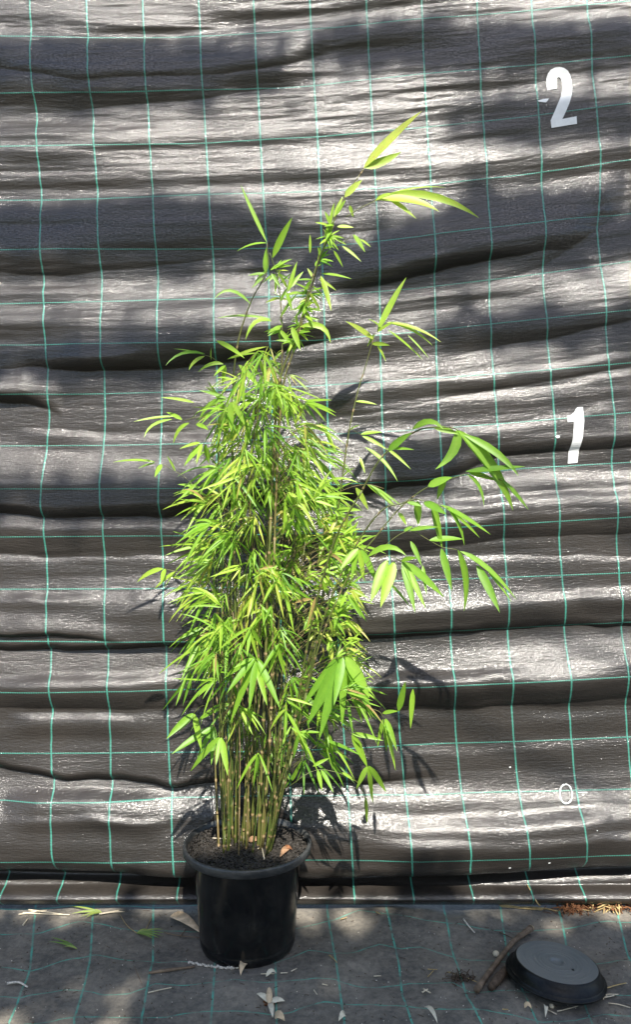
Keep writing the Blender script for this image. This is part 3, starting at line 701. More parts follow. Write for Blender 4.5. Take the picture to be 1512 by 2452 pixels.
EX(4, 2.05, [((905, 793), (974, 664), 15), ((896, 813), (828, 769), 13), ((905, 795), (945, 771), 11), ((926, 772), (1058, 820), 9, (995, 786)), ((935, 774), (1037, 828), 8, (990, 792)), ((930, 790), (1014, 862), 6), ((977, 802), (1028, 858), 4), ((891, 823), (934, 827), 9), ((903, 825), (925, 866), 8), ((912, 783), (883, 764), 8), ((898, 800), (880, 830), 6)], .62)
EX(4, 2.05, [((852, 961), (904, 969), 7), ((838, 1030), (862, 1018), 5), ((822, 1140), (850, 1120), 6)], .6)
# right-hand sprays that hang towards the viewer
RY = 1.85
EX(5, 1.87, [((930, 1080), (987, 1036), 17), ((933, 1075), (993, 1077), 7)], .3)
EX(5, RY, [((989, 1028), (1064, 1030), 15, (1030, 1010)), ((1095, 1029), (1043, 1124), 22, (1087, 1080)), ((1098, 1031), (1230, 1222), 28, (1178, 1118)), ((1106, 1037), (1195, 1152), 12), ((1110, 1040), (1243, 1140), 17, (1190, 1085)), ((1040, 1024), (1100, 1040), 14)], .42)
EX(6, RY, [((1026, 1165), (1084, 1143), 19), ((1069, 1143), (1048, 1196), 16), ((1117, 1129), (1259, 1117), 15, (1190, 1122)), ((1118, 1135), (1160, 1212), 10, (1148, 1165)), ((1124, 1132), (1192, 1152), 12), ((1205, 1150), (1267, 1221), 11)], .32)
TW(6, RY, [(1115, 1135), (1165, 1140), (1205, 1150)], .0007)
EX(7, RY, [((1001, 1200), (1003, 1258), 18), ((1016, 1203), (1070, 1232), 18), ((1036, 1203), (1060, 1313), 16), ((1072, 1216), (1113, 1307), 11, (1099, 1256)), ((1056, 1209), (1176, 1280), 13), ((1087, 1228), (1150, 1288), 7), ((976, 1203), (1012, 1213), 10)], .28)
TW(7, RY, [(840, 1390), (930, 1300), (982, 1272), (1029, 1294), (1060, 1310), (1095, 1316)], .0008)
EX(7, RY, [((982, 1270), (1051, 1262), 10), ((968, 1272), (990, 1260), 8), ((1029, 1294), (1111, 1291), 15), ((1058, 1314), (1083, 1415), 17), ((1098, 1317), (1112, 1464), 15, (1117, 1385)), ((1103, 1320), (1238, 1436), 13, (1170, 1362)), ((1143, 1354), (1198, 1467), 19), ((1170, 1370), (1227, 1442), 7), ((984, 1296), (1011, 1356), 11), ((1013, 1354), (1022, 1424), 9)], .3)
TW(7, RY, [(830, 1400), (880, 1360), (925, 1330), (964, 1345)], .0008)
EX(7, 1.83, [((964, 1345), (995, 1467), 17), ((966, 1345), (1020, 1458), 15), ((968, 1346), (1064, 1430), 19), ((962, 1343), (1000, 1336), 11), ((928, 1342), (888, 1443), 24), ((945, 1345), (912, 1455), 26), ((882, 1333), (975, 1332), 14, (930, 1310))], .45)
TW(5, 1.9, [(800, 1420), (835, 1360), (859, 1314)], .0008)
EX(5, 1.88, [((859, 1314), (814, 1366), 17), ((857, 1316), (842, 1390), 13), ((862, 1316), (872, 1390), 13), ((866, 1316), (903, 1396), 15), ((831, 1425), (879, 1489), 10), ((829, 1425), (860, 1450), 8), ((828, 1427), (815, 1456), 9), ((833, 1425), (866, 1480), 7), ((935, 1398), (982, 1453), 8)], .42)
EX(4, 2.02, [((865, 1040), (916, 1035), 10), ((868, 1044), (928, 1077), 9), ((927, 1074), (985, 1124), 7), ((875, 1071), (953, 1153), 9, (920, 1105)), ((862, 1095), (875, 1134), 7)], .55)
TW(4, 2.02, [(838, 1024), (866, 1042), (927, 1074)], .0005); TW(4, 2.02, [(816, 1176), (850, 1164), (884, 1160), (920, 1170)], .0007, .6)
EX(4, 2.02, [((884, 1160), (966, 1214), 6), ((880, 1160), (942, 1212), 10), ((853, 1168), (883, 1222), 13), ((805, 1222), (866, 1222), 11), ((956, 1228), (974, 1258), 10), ((900, 1170), (950, 1215), 7)], .6)
# left
CL = NLONG
def near_culm(px, py):
    best, bi = 1e9, 0
    for i, (pa, *_r) in enumerate(CULMS):
        ys = [q[1] for q in pa]
        if not (min(ys) <= py <= max(ys)): continue
        x = np.interp(py, ys[::-1], [q[0] for q in pa][::-1]); d = abs(x - px)
        if d < best: best, bi = d, i
    return bi
def culm_at(i, py):
    pa = CULMS[i][0]; ys = [q[1] for q in pa][::-1]
    py = min(max(py, ys[0]), ys[-1])
    return P(np.interp(py, ys, [q[0] for q in pa][::-1]), py, np.interp(py, ys, [q[2] for q in pa][::-1]))
def EXL(y, pts, items, tint=.45, r=.0008):
    ci = near_culm(*pts[0]); TWp = [culm_at(ci, pts[0][1])] + [P(a, b, y) for a, b in pts[1:]]
    m_ = MB(); m_.tube(smooth_path(TWp, 4), r, 5, .35); CULMS[ci][3].append(m_); EX(ci, y, items, tint)
EXL(2.05, [(560, 911), (515, 861), (486, 849)], [((488, 849), (415, 835), 4), ((490, 847), (396, 876), 7, (437, 846)), ((490, 853), (452, 887), 8, (466, 866)), ((506, 862), (506, 832), 10), ((535, 872), (474, 891), 9, (505, 872)), ((539, 874), (532, 925), 10), ((540, 875), (511, 902), 7), ((519, 816), (586, 858), 13), ((572, 874), (622, 929), 14), ((545, 860), (618, 845), 9), ((560, 855), (640, 830), 9)], .5)
EXL(2.02, [(560, 1020), (543, 958)], [((543, 958), (477, 1006), 12, (504, 968)), ((540, 962), (480, 1018), 12), ((552, 962), (554, 1036), 15), ((556, 962), (588, 1020), 13), ((545, 955), (476, 935), 8), ((556, 956), (618, 950), 10, (590, 945))], .5)
EXL(2.0, [(560, 1040), (490, 1000), (437, 1008)], [((416, 997), (319, 1010), 6), ((412, 1004), (345, 1048), 7, (366, 1018)), ((453, 1013), (415, 1063), 9, (428, 1030)), ((436, 1005), (398, 987), 9), ((465, 964), (385, 952), 7), ((470, 1015), (500, 1030), 10), ((486, 1062), (440, 1117), 14), ((484, 1064), (470, 1112), 9), ((492, 1064), (501, 1111), 13), ((480, 1060), (430, 1075), 8)], .55)
EXL(2.03, [(560, 1240), (500, 1200), (445, 1145), (391, 1112)], [((371, 1106), (270, 1107), 7, (320, 1102)), ((387, 1112), (370, 1143), 11), ((371, 1108), (330, 1122), 5), ((420, 1128), (400, 1092), 5), ((470, 1160), (430, 1195), 8), ((480, 1168), (425, 1160), 8)], .5)
EXL(2.0, [(552, 1470), (500, 1420), (440, 1375), (391, 1362)], [((391, 1362), (328, 1394), 12, (358, 1372)), ((395, 1362), (386, 1398), 11), ((420, 1368), (370, 1410), 8)], .6)
EXL(1.98, [(600, 1640), (613, 1576)], [((611, 1577), (543, 1660), 15), ((608, 1575), (535, 1625), 13), ((612, 1580), (551, 1734), 16), ((614, 1582), (597, 1702), 15), ((616, 1580), (671, 1697), 16), ((618, 1576), (648, 1640), 12), ((614, 1590), (640, 1690), 14), ((606, 1576), (560, 1600), 10)], .36)
EXL(1.93, [(700, 1660), (770, 1590), (823, 1572)], [((820, 1575), (736, 1738), 28), ((822, 1580), (765, 1771), 26), ((828, 1574), (886, 1672), 28), ((826, 1580), (895, 1718), 22), ((824, 1582), (868, 1730), 20), ((812, 1574), (722, 1697), 17), ((815, 1572), (760, 1640), 16), ((824, 1584), (820, 1740), 18), ((822, 1574), (800, 1690), 20)], .34)
EXL(2.0, [(524, 1720), (500, 1695), (482, 1691), (463, 1708)], [((462, 1708), (398, 1770), 15), ((463, 1709), (428, 1751), 12), ((465, 1709), (482, 1796), 14)], .40)
EXL(2.04, [(530, 1780), (514, 1740)], [((514, 1740), (411, 1806), 16), ((514, 1742), (506, 1832), 13), ((512, 1742), (472, 1815), 11)], .22)
EXL(1.98, [(545, 1720), (532, 1745), (527, 1765)], [((526, 1765), (456, 1847), 15), ((527, 1767), (517, 1833), 11), ((530, 1766), (546, 1858), 15)], .45)
EXL(1.95, [(690, 1760), (780, 1720), (843, 1757)], [((843, 1757), (919, 1774), 11), ((843, 1760), (881, 1838), 17), ((880, 1835), (854, 1890), 12), ((882, 1835), (893, 1923), 12), ((884, 1834), (926, 1898), 13), ((843, 1760), (868, 1785), 9)], .48)
EXL(1.93, [(720, 1690), (800, 1690), (897, 1699), (921, 1720)], [((917, 1708), (954, 1703), 9), ((955, 1703), (972, 1632), 15), ((990, 1650), (984, 1745), 12), ((925, 1720), (926, 1800), 12), ((926, 1722), (952, 1800), 12), ((922, 1722), (948, 1845), 10), ((918, 1722), (905, 1790), 9)], .40)
EXL(1.97, [(660, 1900), (691, 1884), (761, 1843), (843, 1864), (872, 1900), (876, 1950)], [((761, 1843), (772, 1894), 10), ((769, 1843), (799, 1898), 10), ((820, 1850), (850, 1870), 7), ((876, 1908), (880, 1972), 8), ((750, 1835), (790, 1815), 8), ((700, 1870), (724, 1820), 8)], .45)
# ---- the dense body: sprays drawn from the canes towards a silhouette read off the picture
SY = [700, 830, 900, 1000, 1100, 1200, 1300, 1400, 1500, 1600, 1700, 1800, 1880]
SLX = [640, 540, 500, 440, 460, 455, 440, 425, 425, 440, 490, 520, 560]
SRX = [760, 730, 760, 780, 800, 850, 905, 900, 890, 900, 900, 820, 700]
def spray(px, py, ang, n_, ln, wd, sprd, tint, back=None):
    by = py + lr.uniform(25, 100) if back is None else back[1]
    ci = near_culm((px * .45 + 610 * .55) if back is None else back[0], min(by, 1850)); a = culm_at(ci, min(by, 1900))
    y = float(np.clip(a.y + lr.normal(-.04, .10), 1.86, 2.25)); b = P(px, py, y)
    F = CULMS[ci][2]; F.cur = 1; twig(F, a, b, .0007, .03 * lr.random(), float(lr.uniform(.3, .8))); F.cur = 0
    s_ = PXM(y)
    for k in range(n_):
        th = ang + sprd * ((k + .5) / n_ - .5) * 2 + lr.normal(0, 9)
        L = ln * lr.uniform(.5, 1.15) * s_; dy = lr.normal(0, .42)
        d = Vector((math.cos(R(th)), dy, math.sin(R(th)))).normalized()
        arch = abs(math.cos(R(th))) * lr.uniform(.0, .55)        # sideways leaves arch over, hanging ones stay straight
        p0 = b.lerp(a, lr.uniform(0, .12)) + Vector(lr.normal(0, 2.0, 3)) * s_
        p1 = p0 + d * L - Vector((0, 0, arch * L))
        pm = p0 + d * L * .5 + Vector((0, 0, arch * L * .22))
        t_ = float(np.clip(tint + lr.normal(0, .15), .02, .9)) if lr.random() > .012 else 1.0
        leaf(F, p0, pm, p1, wd * lr.uniform(.7, 1.25) * s_, t_)
wy = [(825, 900, 13), (900, 1000, 28), (1000, 1100, 38), (1100, 1200, 41), (1200, 1300, 54), (1300, 1400, 55), (1400, 1500, 45), (1500, 1600, 35), (1600, 1700, 22), (1700, 1800, 11), (1800, 1860, 2)]
for y0, y1, cnt in wy:
    for k in range(cnt):
        py = lr.uniform(y0, y1); lx, rx = np.interp(py, SY, SLX), np.interp(py, SY, SRX)
        if py < 1220: f = lr.beta(.85, .85)
        elif py < 1560: f = lr.beta(.95, .72)
        else: f = lr.beta(.6, .6)
        px = lx + 62 + (rx - lx - 110) * f
        side = (px - 635) / 180.0
        small = 1200 < py < 1560 and 680 < px < 850
        ang = -90 + side * (95 if py < 1600 else 60) + lr.normal(0, 30 if not small else 60)
        ln = lr.uniform(40, 70) if small else lr.uniform(56, 114)
        wd = lr.uniform(5.5, 8.0) if small else ln * lr.uniform(.052, .076)
        tint = lr.normal(.60, .13) if small else lr.normal(.50 - .12 * max(0, (py - 1450) / 350), .15)
        spray(px, py, ang, int(lr.integers(3, 8)), ln, wd, lr.uniform(25, 70), tint)
# fuller hanging sprays at the lower right and the arching fans on the left edge
for (px, py, ang, n_, ln, wd, sp) in [(700, 1620, -75, 6, 90, 10, 40), (735, 1660, -70, 6, 95, 11, 40), (770, 1700, -60, 6, 85, 10, 45), (690, 1700, -95, 5, 90, 10, 40), (720, 1750, -60, 5, 80, 9, 45), (790, 1760, -55, 5, 80, 9, 40),
        (850, 1640, -50, 5, 80, 9, 45), (640, 1480, -90, 6, 85, 11, 50), (670, 1540, -80, 6, 85, 10, 50), (600, 1500, -110, 6, 80, 10, 50), (760, 1770, -30, 4, 80, 8, 40), (655, 1790, -80, 4, 75, 9, 40), (620, 1800, -95, 4, 70, 8, 40),
        (505, 1338, 200, 7, 100, 9, 38), (500, 1300, 185, 6, 100, 8, 34), (498, 1420, 215, 6, 95, 9, 38), (545, 1492, 205, 7, 130, 10, 30), (540, 1500, 240, 6, 120, 12, 30), (478, 1500, 215, 6, 100, 9, 30), (470, 1540, 230, 5, 90, 9, 30),
        (495, 1190, 195, 6, 90, 8, 40), (520, 1120, 200, 6, 85, 8, 40), (505, 1250, 190, 7, 95, 8, 34), (500, 1385, 195, 6, 100, 8, 30), (455, 1605, 255, 4, 85, 10, 30), (485, 1200, 170, 5, 80, 7, 40),
        (745, 1170, -25, 6, 90, 9, 35), (760, 1090, -20, 6, 85, 9, 35), (720, 1130, -45, 6, 90, 11, 35), (735, 960, -15, 5, 90, 9, 35), (790, 1240, -15, 7, 90, 8, 40), (820, 1290, -20, 6, 80, 8, 40), (690, 1180, -60, 6, 95, 12, 35), (770, 1010, -40, 5, 70, 8, 35)]:
    spray(px, py, ang, n_, ln * 1.14, wd * .9, sp, lr.normal(.5 if py < 1450 else .36, .08))
for ci in (0, 1, 0, 1, 3):                                 # small leaves close along the upper canes
    for k in range(14):
        py = lr.uniform(535, 840); 
        if ci == 3: py = lr.uniform(640, 900)
        a = culm_at(ci, py); fan(CULMS[ci][2], a, lr.choice([lr.uniform(-60, 30), lr.uniform(150, 250), lr.uniform(40, 110)]), int(lr.integers(1, 4)), 35, 38, 6.5, a.y, None, .1)
for pa, o, lm, tm in CULMS:
    for t_ in tm: sub(t_.build('twig', M_CULM), o)
    if lm.v: sub(lm.build('foliage', M_LEAF, None, True, M_CULM), o)

# ------------------------------------------------------------------ numerals and marks on the cloth
def c7(pts): return [(x * .4434 + 1201, y * .4434 + 116.6) for x, y in pts]
def drape(name, outline, m, off=0.0022, parent=None, cell=5.0):
    bm = bmesh.new(); vs = [bm.verts.new((x, -y, 0)) for x, y in outline]; bm.faces.new(vs)
    bmesh.ops.triangulate(bm, faces=bm.faces[:])
    x0, x1 = min(x for x, y in outline), max(x for x, y in outline); y0, y1 = min(y for x, y in outline), max(y for x, y in outline)
    for x in np.arange(x0 + cell, x1, cell): bmesh.ops.bisect_plane(bm, geom=bm.verts[:] + bm.edges[:] + bm.faces[:], plane_co=(x, 0, 0), plane_no=(1, 0, 0))
    for y in np.arange(y0 + cell, y1, cell): bmesh.ops.bisect_plane(bm, geom=bm.verts[:] + bm.edges[:] + bm.faces[:], plane_co=(0, -y, 0), plane_no=(0, 1, 0))
    arr = np.array([v.co[:] for v in bm.verts]); pos = wall_pos(arr[:, 0], -arr[:, 1], off)
    for v, p in zip(bm.verts, pos): v.co = p
    bmesh.ops.recalc_face_normals(bm, faces=bm.faces[:])
    r_ = bmesh.ops.extrude_face_region(bm, geom=bm.faces[:])
    bmesh.ops.translate(bm, vec=(0, .0008, 0), verts=[g for g in r_['geom'] if isinstance(g, bmesh.types.BMVert)])
    bmesh.ops.recalc_face_normals(bm, faces=bm.faces[:])
    me = bpy.data.meshes.new(name); bm.to_mesh(me); bm.free(); me.materials.append(m)
    o = bpy.data.objects.new(name, me); COL.objects.link(o)
    if parent: o.parent = parent
    return o
two = c7([(248, 226), (245, 190), (247, 158), (254, 134), (268, 116), (290, 105), (315, 102), (340, 106), (362, 120), (375, 140), (381, 170), (383, 215), (378, 258), (364, 302), (346, 345), (326, 388), (402, 373), (405, 413), (268, 435), (263, 395), (284, 348), (304, 300), (320, 262), (329, 228), (331, 192), (328, 168), (321, 155), (311, 151), (302, 158), (298, 180), (301, 218)])
tag(drape('numeral', two, M_WHITE), 'bold white number 2 stuck high on the black cloth', 'numeral', 'white height numbers on the cloth')
one = c7([(395, 1946), (404, 1939), (432, 1937), (437, 2010), (433, 2050), (428, 2100), (420, 2160), (413, 2236), (361, 2240), (366, 2170), (375, 2110), (380, 2050), (381, 2016), (348, 2019), (345, 1986), (368, 1980), (385, 1966)])
tag(drape('numeral', one, M_WHITE, .003), 'white number 1 stuck over a crease in the black cloth', 'numeral', 'white height numbers on the cloth')
zero = []
for k in range(28):
    a = 2 * math.pi * k / 27 * .985 + 1.75; zero.append((1351.4 + 14.6 * math.cos(a) + 2.0 * math.sin(a), 1894.4 - 19.6 * math.sin(a)))
mb = MB(); zp = wall_pos([p[0] for p in zero], [p[1] for p in zero], .0015)
mb.tube([Vector(p) for p in zp], [.0024 + .0008 * math.sin(k * 1.7) for k in range(len(zp))], 6)
tag(mb.build('numeral', M_CHALK), 'small hand drawn white number 0 low on the black cloth', 'numeral', 'white height numbers on the cloth')
def mark(outline, m=M_WHITE): drape('tick_mark', outline, m, .002, wall, 3.0)
mark(c7([(194, 287), (222, 279), (254, 275), (250, 285), (238, 298), (224, 297), (200, 294)]))
mark(c7([(280, 2096), (290, 2089), (305, 2092), (303, 2102), (290, 2105)]))
def c8(pts): return [(x * .2554 + 1165.5, y * .2554 + 1826) for x, y in pts]
mark(c8([(844, 253), (890, 252), (930, 252), (928, 259), (890, 261), (846, 260)]), M_CHALK)
for x, y, s in [(222, 40, 11), (538, 848, 11), (175, 892, 12), (965, 538, 6), (1315, 307, 6)]:
    mark(c8([(x - s, y), (x, y - s * .7), (x + s, y - s * .2), (x + s * .4, y + s * .6), (x - s * .5, y + s * .6)]), M_CHALK)

# ------------------------------------------------------------------ upturned saucer, sticks
SA = G(1326, 2372); 
saucer = empty('plant_saucer')
tag(saucer, 'upturned round black plastic saucer lying tilted beside the stick', 'plant saucer')
mb = MB(); lathe(mb, [(.1010, .040), (.1040, .0385), (.1055, .036), (.1120, .013), (.1165, .0125), (.1178, .0105), (.1182, .0070), (.1240, .0064), (.1252, .0040), (.1248, .0005), (.1205, -.001), (.1160, .001), (.1100, .006), (.1015, .034)], 96)
mb.build('side', M_SAUCER, saucer)
pr = [(.0, .0345), (.0135, .0345), (.0150, .036), (.0165, .0402)]
r = .018
while r < .1005:
    pr.append((r, .0404 + (.0009 if int(r * 1000) % 20 < 3 else 0) + (.0012 if .050 < r < .053 else 0))); r += .0022
pr += [(.1010, .0400)]
mb = MB(); lathe(mb, pr, 96); mb.build('base', M_SAUCERTOP, saucer)
mb = MB(); lump(mb, Vector((.035, -.030, .0412)), .004, r2); mb.build('moulding_mark', M_SAUCER, saucer)
saucer.location = (0.574, 1.966, 0.018)
saucer.rotation_euler = (R(-3), R(5), R(-8)); saucer.scale = (.94, .94, .86)

def stick(name, pts, rad, m, label, cat, group=None, cut=True):
    root = MB(); path = smooth_path(pts, 5)
    rr = [np.interp(i / (len(path) - 1), np.linspace(0, 1, len(rad)), rad) * (1 + .08 * math.sin(i * 2.3)) for i in range(len(path))]
    root.tube(path, rr, 10); o = root.build(name, m); tag(o, label, cat, group)
    if cut:
        e = MB(); d = (path[-1] - path[-2]).normalized()
        e.tube([path[-1] + d * .0005, path[-1] + d * .004], [rr[-1] * 1.03, rr[-1] * .9], 10); e.build('cut_end', M_CUT, o)
    return o
def stick_up(px, py, lift): return G(px, py, lift)
stick('stick', [G(1142, 2383, .011), G(1165, 2350, .012), G(1200, 2305, .014), G(1232, 2268, .016), G(1272, 2238, .017)], [.0078, .0068, .0060, .0066, .0086], M_BARK, 'long bare brown stick leaning against the upturned saucer', 'stick')
stick('wood_chunk', [G(1175, 2377, .010), G(1192, 2358, .013), G(1214, 2332, .012)], [.008, .0115, .009], M_BARKDARK, 'short dark chunk of bark wedged between stick and saucer', 'wood')
stick('stick', [G(356, 2304 + 30, .004), G(400, 2328, .005), G(467, 2320 - 2, .004)], [.0032, .0042, .0022], M_BARK, 'short brown twig lying flat on the mat left of the pot', 'stick', None, False).location.z = 0

# ------------------------------------------------------------------ litter
def litter_leaf(name, pts, wid, m, label, cat, lift=.006, group=None, roll=.6):
    p = [G(a, b, lift if i != 1 else lift + .012) for i, (a, b) in enumerate(pts)]
    mb = MB(); leaf(mb, p[0], p[1] * 2 - (p[0] + p[2]) / 2, p[2], wid, .5, Vector((random.uniform(-roll, roll), -.5, 1)))
    o = mb.build(name, m); s = o.modifiers.new('thick', 'SOLIDIFY'); s.thickness = .0008
    return tag(o, label, cat, group)
def strands(name, lines, m, label, cat, rad=.0011, lift=.004, group=None):
    if name == 'straw_bundle':                             # a bundle: each straw is a part
        root = empty(name, G(*lines[0][0]))
        for ln in lines:
            mb = MB(); path = smooth_path([G(a, b, lift + .003 * random.random()) - root.location for a, b in ln], 4)
            mb.tube(path, [rad * (1.1 - .5 * i / len(path)) for i in range(len(path))], 5, random.random()); mb.build('straw', m, root)
        return tag(root, label, cat, group)
    mb = MB()
    for ln in lines:
        path = smooth_path([G(a, b, lift + .003 * random.random()) for a, b in ln], 4)
        mb.tube(path, [rad * (1.1 - .5 * i / len(path)) for i in range(len(path))], 5, random.random())
    return tag(mb.build(name, m), label, cat, group)
def cA(pts): return [(x * .3392, y * .3392 + 2113.4) for x, y in pts]                       # left crop
def cB(pts): return [(x * .3392 + 512.8, y * .3392 + 2113.4) for x, y in pts]
def cC(pts): return [(x * .3217 + 1025.6, y * .3217 + 2059) for x, y in pts]
# big dry leaf against the pot
litter_leaf('dry_leaf', cA([(1206, 262), (1300, 318), (1430, 395)]), .030, M_DRYLEAF, 'large pale dry leaf propped against left side of the pot', 'leaf', .012)
litter_leaf('dry_leaf', cB([(250, 570), (205, 620), (188, 672)]), .018, M_DRYLEAF, 'small curled tan leaf at the front foot of the pot', 'leaf', .006)
strands('twig', [cA([(1160, 370), (1280, 395), (1420, 405)]), cA([(1270, 390), (1312, 345)])], M_BARK, 'thin forked brown twig beside the large dry leaf', 'twig', .0016)
mb = MB()
rr3 = np.random.default_rng(3)
for k in range(46):
    f = k / 45; a, b = cA([(1330, 568)])[0]; c, d = cB([(165, 602)])[0]
    px, py = a + (c - a) * f, b + (d - b) * f + 6 * math.sin(f * 2.6)
    lump(mb, G(px, py, .003) + Vector((rr3.normal(0, .001), rr3.normal(0, .002), 0)), rr3.uniform(.0028, .0052), rr3)
tag(mb.build('crusty_stalk', M_WHITISH), 'white crusty stalk lying along the front left foot of the pot', 'stalk')
# cut grass sprigs
def sprig(base, tips, label, rad=.0045):
    mb = MB(); b = G(*base, .004)
    for t in tips:
        e = G(*t, .006); leaf(mb, b, (b + e) / 2 + Vector((0, 0, .010)), e, rad, random.uniform(.1, .9), Vector((random.uniform(-.3, .3), -.6, 1)))
    o = mb.build('grass_sprig', M_GRASS); return tag(o, label, 'grass', 'cut grass sprigs on the mat')
sprig(cA([(965, 372)])[0], cA([(1155, 345), (1165, 372), (1150, 392), (1125, 408), (1090, 418), (1040, 352)]), 'green cut sprig with fanned blades beside the large dry leaf')
sprig(cA([(545, 480)])[0], cA([(355, 400), (340, 432), (420, 440), (450, 470), (400, 415)]), 'short yellow green sprig lying alone on the bare left mat')
sprig(cA([(720, 225)])[0], cA([(500, 235), (560, 262), (490, 185), (600, 268), (640, 212), (540, 225)]), 'green sprig lying against the bottom of the cloth at left')
strands('straw_bundle', [cA([(130, 235), (250, 215), (330, 205)]), cA([(160, 225), (270, 228), (490, 242)]), cA([(200, 205), (320, 222), (440, 238)]), cA([(700, 240), (800, 225), (880, 215)]), cA([(160, 310), (195, 270)]), cA([(720, 232), (840, 210)])], M_PALE, 'dry straw bundle along the foot of the cloth at left', 'straw', .0022)
strands('stalk', [cA([(965, 372), (900, 315), (845, 240)])], M_STRAW, 'thin bent stalk trailing from the green sprig near the dry leaf', 'stalk', .0011)
strands('stalk', [cA([(1030, 352), (1068, 258)])], M_STRAW, 'short straight stalk standing behind the green sprig', 'stalk', .0011)
strands('stalk', [cA([(50, 727), (130, 722), (192, 752)])], M_WHITISH, 'pale curved stalk at the left edge of the mat', 'stalk', .0030)
strands('twig', [cA([(948, 610), (998, 728)])], M_BARK, 'hair thin twig crossing the short brown twig', 'twig', .0010)
strands('stalk', [cA([(1045, 795), (1130, 775), (1210, 760)]), cA([(1110, 780), (1140, 765)])], M_PALE, 'thin pale stalk on the mat below the short brown twig', 'stalk', .0015)
# dried flower
fl = empty('dried_flower', G(*cB([(400, 870)])[0]))
tag(fl, 'dried flower head with pale petals in front of the pot', 'dried flower')
def flp(m, pts, wid, nm):
    mb = MB(); p = [G(a, b, .006) - fl.location for a, b in cB(pts)]
    leaf(mb, p[0], (p[0] + p[-1]) / 2 + Vector((0, 0, .012)), p[-1], wid, .5, Vector((0, -.5, 1)))
    o = mb.build(nm, m, fl); s = o.modifiers.new('thick', 'SOLIDIFY'); s.thickness = .0012
flp(M_DRYLEAF, [(390, 880), (390, 750)], .014, 'bract')
for e in [(300, 805), (500, 862), (415, 965)]: flp(M_PETAL, [(395, 868), e], .013, 'petal')
mb = MB()
for k in range(12): lump(mb, Vector((rr3.normal(0, .008), rr3.normal(0, .006), .004)), .004, rr3)
mb.build('seed_core', M_BROWN, fl)
# straw and brown litter at the right foot of the cloth
def wallp(px, py, o=.01): return Vector(wall_pos(px, py, o))
strands('straw_bundle', [cC([(530, 352), (640, 362), (760, 376), (900, 382)]), cC([(540, 358), (700, 372), (850, 386)]), cC([(700, 362), (830, 370), (970, 400)]), cC([(760, 368), (880, 378), (940, 390)])], M_STRAW, 'golden straw lying along the foot of the cloth left of brown clump', 'straw', .0022)
mb = MB(); mb.tube(smooth_path([wallp(*cC([(735, 175)])[0], .006), wallp(*cC([(790, 265)])[0], .012), G(*cC([(840, 350)])[0], .008)], 4), .0017, 5)
tag(mb.build('straw', M_STRAW), 'single golden straw leaning up against the rolled hem of the cloth', 'straw')
def clump(name, cx, cy, wpx, hpx, n, m, label, cat, ln=(.01, .03), rad=.0011):
    mb = MB()
    for k in range(n):
        p = G(cx + rr3.normal(0, wpx * .42), cy + rr3.normal(0, hpx * .4), .002 + abs(rr3.normal(0, .009)))
        d = Vector(rr3.normal(size=3)); d.z *= .4; d.normalize(); L = rr3.uniform(*ln)
        mb.tube([p - d * L / 2, p + Vector((0, 0, .002)), p + d * L / 2], rad * rr3.uniform(.6, 1.5), 5, rr3.random())
    return tag(mb.build(name, m), label, cat)
clump('needle_clump', *cC([(1090, 375)])[0], 58, 16, 170, M_BROWN, 'reddish brown matted clump at the right foot of the cloth', 'litter')
clump('needle_clump', *cC([(1420, 372)])[0], 62, 9, 110, M_BROWN, 'brown litter mixed with straw at the far right foot of the cloth', 'litter')
clump('straw_bundle', *cC([(1330, 372)])[0], 80, 10, 40, M_STRAW, 'loose golden straw beside the brown clump at right edge', 'straw', (.02, .06), .0015)
strands('stalk', [cC([(1310, 975), (1400, 950), (1480, 932)])], M_STRAW, 'yellow stalk sticking out from the right side of the saucer', 'stalk', .0017)
strands('straw_bundle', [cC([(1265, 1040), (1330, 1015), (1420, 1020)]), cC([(1280, 1020), (1340, 1035)]), cC([(1300, 1045), (1390, 1030)]), cC([(1285, 1015), (1310, 1050)])], M_PALE, 'frayed pale straw tucked under the right rim of the saucer', 'straw', .0019)
strands('stalk', [cC([(1345, 1080), (1420, 1095), (1510, 1115)])], M_PALE, 'thin pale stalk on the mat below the frayed straw', 'stalk', .0014)
strands('stalk', [cC([(265, 458), (305, 510), (348, 560)])], M_WHITISH, 'straight grey stalk lying on the mat above the long stick', 'stalk', .0022)
strands('stalk', [cC([(150, 850), (260, 885), (365, 925)])], M_STRAW, 'thin golden stalk reaching to the lower end of long stick', 'stalk', .0014)
strands('twig', [cC([(535, 555), (590, 580), (640, 605)])], M_BARKDARK, 'dark thin twig behind the long stick', 'twig', .0015)
strands('stalk', [cC([(965, 1150), (1050, 1125), (1120, 1102)])], M_PALE, 'thin pale stalk lying right of the white petal', 'stalk', .0013)
strands('stalk', [cC([(895, 1130), (960, 1165)])], M_PALE, 'very short stalk touching the white petal', 'stalk', .0014)
clump('dirt_clump', *cC([(235, 900)])[0], 40, 10, 60, M_BARKDARK, 'dark crumbly plant debris left of the long stick', 'litter', (.006, .02))
def nut(px, py, s, m, label, nm='nut', cat='nut'):
    mb = MB(); lathe(mb, [(0, -s * .7), (s * .55, -s * .55), (s * .95, -s * .1), (s, .15 * s), (s * .75, s * .6), (s * .3, s * .85), (0, s * .9)], 14)
    o = mb.build(nm, m); o.location = G(px, py, s * .6); o.rotation_euler = (random.uniform(-.6, .6), random.uniform(-.6, .6), 0)
    return tag(o, label, cat)
nut(*cC([(508, 715)])[0], .0085, M_PALE, 'round pale nut lying just left of the long stick')
nut(*cC([(922, 1100)])[0], .0060, M_PALE, 'small tan nut below the front edge of the saucer')
litter_leaf('petal', cC([(870, 1115), (880, 1150), (876, 1190)]), .010, M_PETAL, 'single white teardrop petal in front of the saucer', 'petal')
